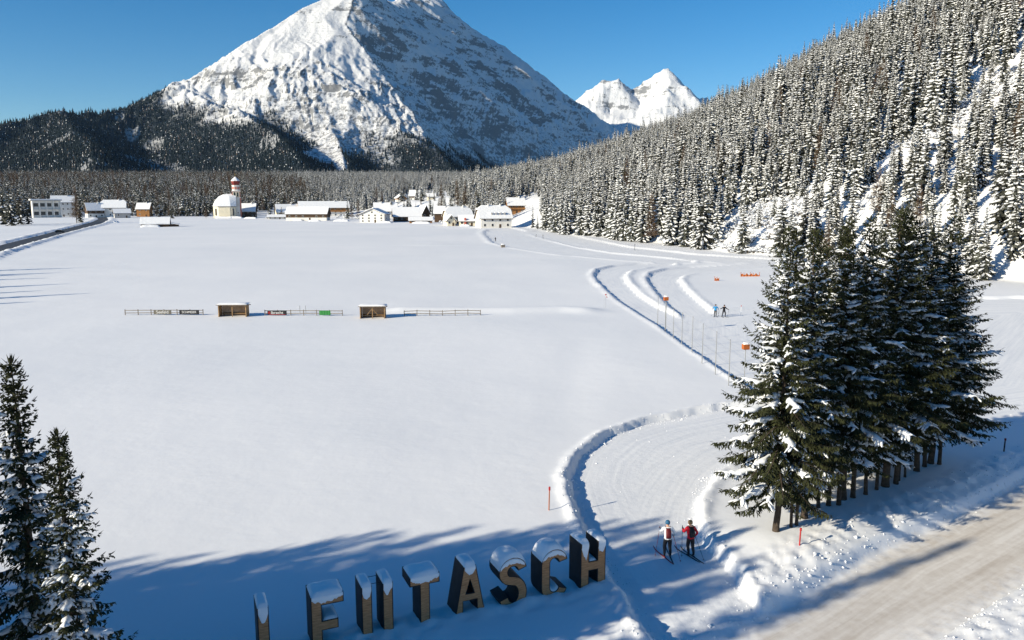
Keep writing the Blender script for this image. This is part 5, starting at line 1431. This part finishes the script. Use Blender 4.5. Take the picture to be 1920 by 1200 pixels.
H(516, 560, 720, 382.5, 'pale house with broad snowy roof left of the big barn', rot=8, W_=12, eave=.48, wall='wall_cream', wins=(2, 4))
H(559, 656, 730, 377, 'long hotel with timber balconies and wide snowy roof', 'hotel', rot=4, W_=14, eave=.62, wall='wall_white', upper='wood_warm', wins=(3, 9), balcony=True, upfrac=.6)
H(537, 619, 645, 387.5, 'long dark timber barn on a white ground floor with snowy roof', 'barn', rot=-14, W_=13, eave=.55, wall='wall_white', upper='wood_dark', wins=(1, 6), chim=0, upfrac=.42)
H(500, 540, 690, 402, 'low white annexe in front of the barn', 'annexe', rot=0, W_=6, eave=.6, wins=(1, 4), chim=0)
H(677, 729, 596, 390, 'white farmhouse with broad gable front and many dark windows', rot=-14, gable_front=True, W_=18, eave=.62, wins=(3, 4), chim=1)
H(700, 746, 680, 379.5, 'house with broad snowy roof behind the white gabled farmhouse', rot=3, W_=12, eave=.5, wins=(2, 4), chim=2)
H(735, 790, 620, 388, 'long low farm building with snowy roof and dark timber wall', 'barn', rot=5, W_=12, eave=.42, wall='wood_dark', wins=(1, 5), chim=0)
H(785, 803, 640, 384, 'narrow timber gabled barn behind the long farm building', 'barn', rot=18, gable_front=True, W_=14, eave=.5, wall='wood_dark', wins=(1, 2), chim=0, gwin=False)
H(765, 812, 575, 406.5, 'low open timber shed with snowy roof at the field edge', 'shed', rot=2, W_=7, eave=.55, wall='wood_warm', wins=(1, 4), chim=0)
H(742, 762, 760, 363.5, 'timber chalet with steep gable on the slope above the village', rot=15, gable_front=True, W_=11, eave=.55, wall='wall_white', upper='wood_warm', wins=(2, 2))
H(768, 793, 790, 356, 'brown timber house high on the slope above the village', rot=-10, W_=10, eave=.5, wall='wall_white', upper='wood_dark', wins=(2, 3))
H(800, 818, 760, 362, 'small cream house among larches on the slope above the village', rot=5, W_=9, eave=.55, wall='wall_cream', wins=(2, 2))
H(813, 836, 600, 386, 'small dark outbuilding with thick snow between two farm groups', 'shed', rot=-4, W_=8, eave=.62, wall='wood_dark', wins=(1, 1), chim=0)
H(832, 884, 528, 387, 'cream farmhouse with clipped gable and snowy roof at the field edge', rot=16, W_=13, eave=.52, wall='wall_cream', wins=(2, 4), hip=.42)
H(834, 854, 512, 402, 'small gabled porch house with red door in front of the cream farmhouse', rot=10, gable_front=True, W_=8, eave=.6, wall='wall_cream', wins=(1, 2), chim=0)
e = H(858, 900, 512, 402.5, 'low snowy roofed wing with a red chimney stack', 'annexe', rot=4, W_=8, eave=.55, wall='wall_cream', wins=(1, 4), chim=0)
MB().box(-3.2, -2.0, -4.8, -3.8, -.5, 5.2).build('chimney', M['brick_red'], e)
e = H(893, 957, 482, 384.5, 'large white house with clipped snowy roof and a row of small dormers', rot=14, W_=15, eave=.48, wall='wall_white', wins=(2, 4), hip=.35, chim=2)
ch_ = e.children
for k_ in range(4):
    d_ = MB().box(-3.0 + k_ * 2.6, -1.9 + k_ * 2.6, -6.6, -4.0, 8.1, 9.0).build('dormer', M['wall_grey'], e); MB().box(-3.2 + k_ * 2.6, -1.7 + k_ * 2.6, -6.8, -3.8, 9.005, 9.35).build('dormer_snow', M['roofsnow'], d_)
H(948, 984, 560, 370, 'orange chalet with snowy roof on the slope behind the large white house', rot=12, W_=10, eave=.58, wall='wood_warm', wins=(2, 3), balcony=True)
# hay barn on the open field
def haybarn():
    c = G(292, 425); dist = math.hypot(*c); e = empty('hay_barn', (c[0], c[1], gz(*c)), -math.atan2(c[0], c[1]) + R(-6)); tag(e, 'low hay barn half buried in the open field under a thick snowy roof', 'barn')
    k_ = dist / F; w = 46 * k_; Hr = 6.0; He = 2.2
    MB().box(-w / 2 + .5, w / 2 - .5, -4, 4, -1, He).add([(w / 2 - .6, -4, He), (w / 2 - .6, 4, He), (w / 2 - .6, 0, Hr - .3)], [(0, 1, 2)]).build('wall', M['wood_dark'], e)
    pl = gable_polys(w - 1, 8, He, Hr - .5, .7); rf, sn_ = MB(), MB()
    for P in pl: rf.slab(P, .2); sn_.slab([(p[0], p[1], p[2] + .55) for p in P], .54)
    ro = rf.build('roof', M['roof'], e); sn_.build('roof_snow', M['roofsnow'], ro)
    lean = MB().box(w / 2 + .01, w / 2 + 4.8, -3.0, 3.0, -1, 1.5).build('lean_to', M['wood_dark'], e)
    MB().slab([(w / 2 + .75, -3.6, 2.5), (w / 2 + 5.2, -3.6, 1.8), (w / 2 + 5.2, 3.6, 1.8), (w / 2 + .75, 3.6, 2.5)], .5).build('lean_to_snow', M['roofsnow'], lean)
    sb = MB(); snow_sheet(sb, [(-w / 2, -.2), (w * .2, -.2)], 1.6, -7.5, -3.2, 7, 14, 8); d_ = sb.build('snow_drift', M['softsnow'], e, True)
haybarn()

# church
M['church_pink'] = mat('pink_church_render', (0.46, 0.19, 0.145), 0.85, var=0.08, vscale=0.5)
M['church_red'] = mat('red_onion_dome', (0.17, 0.020, 0.017), 0.5, var=0.12, vscale=0.6)
M['gilt'] = mat('gilded_cross', (0.5, 0.3, 0.06), 0.35, 1.0)
def church():
    rx, ry, _ = ray(428, 405); t_ = 740.0 / ry; x, y = rx * t_, ry * t_; dist = math.hypot(x, y); k_ = 740.0 / F * math.cos(math.atan2(x, y)); z = float(base_z(x, y))
    e = empty('church', (x, y, z), -math.atan2(x, y)); tag(e, 'white baroque church with apse and red onion domed tower', 'church')
    def zz(py_): return AT(428, py_, dist)[2] - z
    He, Hr = zz(387.5), zz(364.5)
    xl, xr = -27 * k_, 15 * k_
    # nave with three-sided apse towards the left front
    pl = [(xl, 0.5), (xl + 4.5, -5.5), (xl + 14.5, -7), (xr, -5.5), (xr, 9), (xl + 5, 9), (xl, 5.5)]
    MB().prism(pl, -1.0, He).build('nave_wall', M['wall_cream'], e)
    ap = [(p[0] + (.5 if p[0] > 0 else -.5), p[1] + (.5 if p[1] > 0 else -.5)) for p in pl]
    def ringz(f_, z_):
        cx_, cy_ = xl + 13.0, 1.5
        return [((cx_ + (p[0] - cx_) * f_) if p[0] < cx_ + 4 else (p[0] * (1 - .0)), cy_ + (p[1] - cy_) * f_, z_) for p in ap]
    rf, sn_ = MB(), MB(); levels = [(1.0, He - .1), (.93, He + (Hr - He) * .22), (.80, He + (Hr - He) * .5), (.58, He + (Hr - He) * .78), (.30, He + (Hr - He) * .95), (.02, Hr)]
    for mbx, dz, sc_ in ((rf, 0, 1.0), (sn_, .45, .995)):
        V, Fc = [], []; n_ = len(ap)
        for f_, z_ in levels: V += [(p[0], p[1], p[2] + dz) for p in ringz(f_ * sc_, z_)]
        for i in range(len(levels) - 1):
            for j in range(n_): Fc.append((i * n_ + j, i * n_ + (j + 1) % n_, (i + 1) * n_ + (j + 1) % n_, (i + 1) * n_ + j))
        Fc += [tuple(range(n_ - 1, -1, -1)), tuple(range((len(levels) - 1) * n_, len(levels) * n_))]
        mbx.add(V, Fc)
    ro = rf.build('nave_roof', M['roof'], e); sn_.build('roof_snow', M['roofsnow'], ro)
    for (xa, ya, w_, h0, h1) in ((xl + 17.3, -6.75, 1.3, 2.2, He - 1.6), (xl + 21.5, -6.2, .9, 4.2, 5.6)):
        o = MB().box(xa - w_ / 2 - .2, xa + w_ / 2 + .2, ya - .25, ya + .4, h0 - .2, h1 + .2).build('window', M['wall_white'], e); MB().box(xa - w_ / 2, xa + w_ / 2, ya - .32, ya - .255, h0, h1).build('pane', M['glass'], o)
    o = MB().box(xl + 1.6, xl + 2.8, -3.6, -1.6, 2.4, He - 1.8).build('window', M['glass'], e)
    # tower
    tx, tw = 16.6 * k_, 15.4 * k_; ty = 6.0
    def sq(w_, z0_, z1_, m, nm, par=e): return MB().box(tx - w_ / 2, tx + w_ / 2, ty - w_ / 2 - 4, ty + w_ / 2 - 4, z0_, z1_).build(nm, M[m], par)
    z_1, z_2, z_3, z_4 = zz(371), zz(359), zz(347), zz(333 + 5.5)
    sq(tw, -1, z_1, 'wall_white', 'tower_shaft')
    for s_ in (-1, 1):
        MB().box(tx + s_ * tw / 2 - .65, tx + s_ * tw / 2 + .65, ty - tw / 2 - 4.12, ty - tw / 2 - 4.003, 0, z_1).build('corner_strip', M['church_pink'], e)
    sq(tw + .5, z_1 + .002, z_1 + .6, 'wall_white', 'cornice')
    bf = sq(tw, z_1 + .602, z_2, 'church_pink', 'belfry')
    MB().box(tx - tw / 2 + .7, tx + tw / 2 - .7, ty - tw / 2 - 4.1, ty - tw / 2 - 4.003, z_1 + .9, z_2 - .5).build('belfry_panel', M['wall_cream'], bf)
    for s_ in (-1, 1):
        cx_ = tx + s_ * 1.3
        o = MB().lathe([(.6, 0), (.6, .01)], 12).v
        MB().box(cx_ - .75, cx_ + .75, ty - tw / 2 - 4.2, ty - tw / 2 - 4.102, z_1 + 1.3, z_2 - 1.5).add([(cx_ + .75 * math.cos(R(a_)), ty - tw / 2 - 4.2, z_2 - 1.499 + .75 * math.sin(R(a_))) for a_ in range(0, 181, 30)], [tuple(range(7))]).build('sound_opening', M['glass'], bf)
    sq(tw + .8, z_2 + .002, z_2 + .7, 'wall_white', 'cornice')
    oc = MB().lathe([(tw * .50, z_2 + .702), (tw * .48, z_3 - .7), (tw * .53, z_3 - .6), (tw * .53, z_3)], 8, (tx, ty - 4, 0)).build('octagon_storey', M['wall_white'], e)
    for k2 in range(8):
        a_ = R(45 * k2); rr_ = tw * .455
        p0 = Vector((tx + rr_ * math.cos(a_), ty - 4 + rr_ * math.sin(a_), 0)); tn = Vector((-math.sin(a_), math.cos(a_), 0)); no = Vector((math.cos(a_), math.sin(a_), 0))
        V = [p0 + tn * (u_ * 1.1) + no * d_ + Vector((0, 0, z_)) for d_ in (.0, .12) for (u_, z_) in ((-1, z_2 + 2.0), (1, z_2 + 2.0), (1, z_3 - 1.6), (-1, z_3 - 1.6))]
        MB().add(V, [(0, 3, 2, 1), (4, 5, 6, 7), (0, 1, 5, 4), (1, 2, 6, 5), (2, 3, 7, 6), (3, 0, 4, 7)]).build('octagon_niche', M['church_pink'], oc)
    hd = zz(332) - z_3
    dome = MB().lathe([(tw * .42, z_3 + .002), (tw * .46, z_3 + hd * .10), (tw * .56, z_3 + hd * .30), (tw * .585, z_3 + hd * .45), (tw * .56, z_3 + hd * .56), (tw * .36, z_3 + hd * .74), (tw * .15, z_3 + hd * .92), (tw * .05, z_3 + hd)], 8, (tx, ty - 4, 0)).build('onion_dome', M['church_red'], e)
    MB().lathe([(tw * .58, z_3 + hd * .52), (tw * .57, z_3 + hd * .58), (tw * .40, z_3 + hd * .76), (tw * .18, z_3 + hd * .95), (tw * .03, z_3 + hd * 1.07)], 8, (tx, ty - 4, 0)).build('dome_snow', M['roofsnow'], dome)
    zt = z_3 + hd * 1.06
    MB().box(tx - .12, tx + .12, ty - 4.12, ty - 3.88, zt, zt + 3.4).box(tx - .9, tx - .125, ty - 4.1, ty - 3.9, zt + 2.2, zt + 2.45).box(tx + .125, tx + .9, ty - 4.1, ty - 3.9, zt + 2.2, zt + 2.45).build('cross', M['gilt'], dome)
church()

# cars on the main road
def car(px_, py_, rz_, m, label):
    g = G(px_, py_); e = empty('parked_car', (g[0], g[1], float(base_z(*g)) + 0.02), rz_); tag(e, label, 'car')
    body = [(-2.1, .35), (2.1, .35), (2.15, .75), (1.9, .95), (1.0, 1.0), (.45, 1.48), (-1.2, 1.5), (-1.85, 1.05), (-2.15, .95)]
    k_ = len(body); MB().add([(p[0], -.85, p[1]) for p in body] + [(p[0], .85, p[1]) for p in body], [tuple(range(k_)), tuple(range(2 * k_ - 1, k_ - 1, -1))] + [(i, k_ + i, k_ + (i + 1) % k_, (i + 1) % k_) for i in range(k_)]).build('body', m, e)
    for s_ in (-1, 1):
        MB().add([(-1.1, s_ * .86, 1.4), (.4, s_ * .86, 1.4), (.8, s_ * .86, 1.03), (-1.6, s_ * .86, 1.03)], [(0, 1, 2, 3) if s_ > 0 else (3, 2, 1, 0)]).build('side_window', M['glass'], e)
        for xx in (-1.3, 1.35):
            w_ = MB().tube([(xx, s_ * .7, .33), (xx, s_ * .9, .33)], .33, 12).build('wheel', M['black'], e); MB().tube([(xx, s_ * .901, .33), (xx, s_ * .92, .33)], .18, 10).build('rim', M['grey_metal'], w_)
    MB().slab([(-1.2, -.7, 1.62), (.4, -.7, 1.6), (.4, .7, 1.6), (-1.2, .7, 1.62)], .11).build('roof_snow', M['softsnow'], e)
solid('car_dark', (0.012, 0.02, 0.03), 0.3); solid('car_grey', (0.05, 0.06, 0.08), 0.3)
car(112, 436.5, .55, M['car_dark'], 'dark car driving beside the snow bank of the main road')
car(187, 407.5, 2.2, M['car_grey'], 'grey car at the bend of the main road near the chalets')

# trees standing in the village
vt = random.Random(9)
for (px_, dist, hpx, lar, lab) in ((6, 640, 74, 0, None), (20, 610, 78, 0, None), (38, 630, 70, 0, None), (52, 640, 52, 0, None), (143, 655, 66, 1, 'tall brown larch standing beside the flat roofed building'), (150, 660, 50, 0, None),
        (322, 780, 40, 0, None), (298, 800, 34, 0, None), (386, 770, 22, 1, None), (506, 740, 34, 0, 'dark round crowned spruce between the church and the barn'), (528, 730, 22, 1, None), (652, 690, 42, 0, None), (660, 680, 30, 1, None), (672, 690, 36, 1, None), (690, 660, 26, 0, None),
        (745, 700, 40, 0, None), (758, 690, 42, 0, None), (707, 800, 40, 1, None), (828, 700, 52, 1, None), (835, 690, 30, 0, None), (858, 680, 56, 1, None), (790, 700, 30, 1, None), (780, 690, 26, 0, None),
        (895, 640, 62, 0, None), (908, 630, 66, 0, None), (921, 640, 58, 1, None), (936, 650, 60, 0, None), (872, 690, 50, 1, None), (884, 650, 48, 0, None), (999, 470, 42, 0, 'lone snowy spruce on the open slope right of the large white house'), (1008, 455, 30, 0, None)):
    rx, ry, _ = ray(px_, 405); t_ = dist / math.hypot(rx, ry); x, y = rx * t_, ry * t_; hm = hpx / F * dist
    if lar: Ht, tr_, cr_ = vt.choice(LAR)
    else:
        v_ = vt.randrange(6); Ht, tr_, cr_ = 23, MID[4][1], LESS[v_]
    e = empty('larch_tree' if lar else 'spruce_tree', (x, y, float(base_z(x, y)) - .3), vt.uniform(0, 6), hm / Ht)
    if lab and 'round' in lab: e.scale = (hm / Ht * 1.8, hm / Ht * 1.8, hm / Ht)
    link('trunk', tr_, e); link('crown', cr_, e)
    tag(e, lab or ('bare brown larch among the village houses' if lar else 'snow dusted spruce among the village houses'), 'larch tree' if lar else 'spruce tree', None if lab else ('larches in the village' if lar else 'spruces in the village'))
# heaps of ploughed snow along the village edge
for (px_, py_, wpx) in ((418, 409, 26), (440, 409, 30), (470, 410, 24), (560, 414, 16), (590, 415, 22), (640, 415, 30), (720, 418, 30), (790, 419, 36), (850, 423, 22), (872, 424, 20), (905, 426, 24), (960, 424, 30), (217, 417, 9), (100, 404, 30)):
    g = G(px_, py_); w = wpx / F * math.hypot(*g); sb = MB(); snow_sheet(sb, [(-w / 2, -.3), (w / 2, -.3)], 1.2 + .04 * w, -2.2, 2.2, px_ * .37, 18, 8)
    o = sb.build('snow_heap', M['softsnow'], None, True); o.location = (g[0], g[1], float(base_z(*g)))
    tag(o, 'heap of ploughed snow along the village edge of the field', 'snow heap', 'snow heaps at the village edge')

# snowy garden shrubs and hedges round the houses
for i in range(70):
    px_ = vt.uniform(270, 950); py_ = np.interp(px_, [270, 480, 620, 760, 850, 950], [404, 405, 411, 414, 420, 422]) - abs(vt.gauss(0, 3.5))
    g = G(px_, py_); o = link('shrub', SHR[i % 4]); o.location = (g[0], g[1], float(base_z(*g)) - .1); o.rotation_euler = (0, 0, vt.uniform(0, 6)); k_ = vt.uniform(.9, 1.9); o.scale = (k_ * 1.5, k_, k_)
    tag(o, 'snowy garden shrub between the village houses', 'shrub', 'snowy shrubs in the village')

# loose crumbs of snow along the banks of the near trail and the road
cr_ = np.random.default_rng(77); N_ = 90000
X = cr_.uniform(-4, 46, N_); Y = cr_.uniform(26, 66, N_)
Z, st_, sr_ = ground(X, Y)
pk = 0.75 * np.exp(-((st_ + 0.35) / 0.35) ** 2) * (sr_ > 0.3) + 0.030 * (st_ < -0.6) * (perlin(X / 2.5, Y / 2.5, 9) > 0.15) * (sr_ > 0)
pk = pk + 0.65 * np.exp(-((sr_ - 0.2) / 0.5) ** 2) + 0.20 * ((sr_ > 0.3) & (sr_ < 2.2) & (st_ > 0.3)) + 0.25 * np.exp(-((st_ - 0.35) / 0.35) ** 2) * (sr_ > 0.3)
k = cr_.random(N_) < pk * 0.42
X, Y, Z = X[k], Y[k], Z[k]
LMP = []
for i in range(4):
    a = Acc(); th_ = np.arange(6) / 6 * 6.283; g_ = np.random.default_rng(900 + i)
    a.tube(np.array([np.stack([rf * np.cos(th_) * g_.uniform(.7, 1.3, 6), rf * np.sin(th_) * g_.uniform(.7, 1.3, 6), np.full(6, zf) + g_.normal(0, .1, 6)], 1) for zf, rf in ((-.5, .7), (0, 1.0), (.45, .7), (.7, .25))]), 0)
    LMP.append(a.mesh('snow_crumb_%d' % i, [M['softsnow']]))
scatter('snow_crumbs', 'loose crumbs of snow along the banks of the near trail and road', np.stack([X, Y, Z], 1), np.exp(cr_.normal(-3.5, 0.5, len(X))), cr_.uniform(0, 6.28, len(X)), cr_.integers(0, 4, len(X)), LMP, 'snow crumbs')

# ------------------------------------------------------------------ thin blue air of the valley
hz = bpy.data.materials.new('valley_air'); hz.use_nodes = True
n, l = hz.node_tree.nodes, hz.node_tree.links; n.clear()
ho = n.new('ShaderNodeOutputMaterial'); hv = n.new('ShaderNodeVolumePrincipled')
hv.inputs['Color'].default_value = (0.42, 0.68, 1.0, 1); hv.inputs['Density'].default_value = 0.8e-5; hv.inputs['Anisotropy'].default_value = 0.0
l.new(hv.outputs[0], ho.inputs['Volume'])
o = MB().box(-9500, 7500, -400, 12500, -60, 1900).build('haze', hz); o['kind'] = 'stuff'; o['label'] = 'thin clear blue air filling the whole valley'; o['category'] = 'haze'
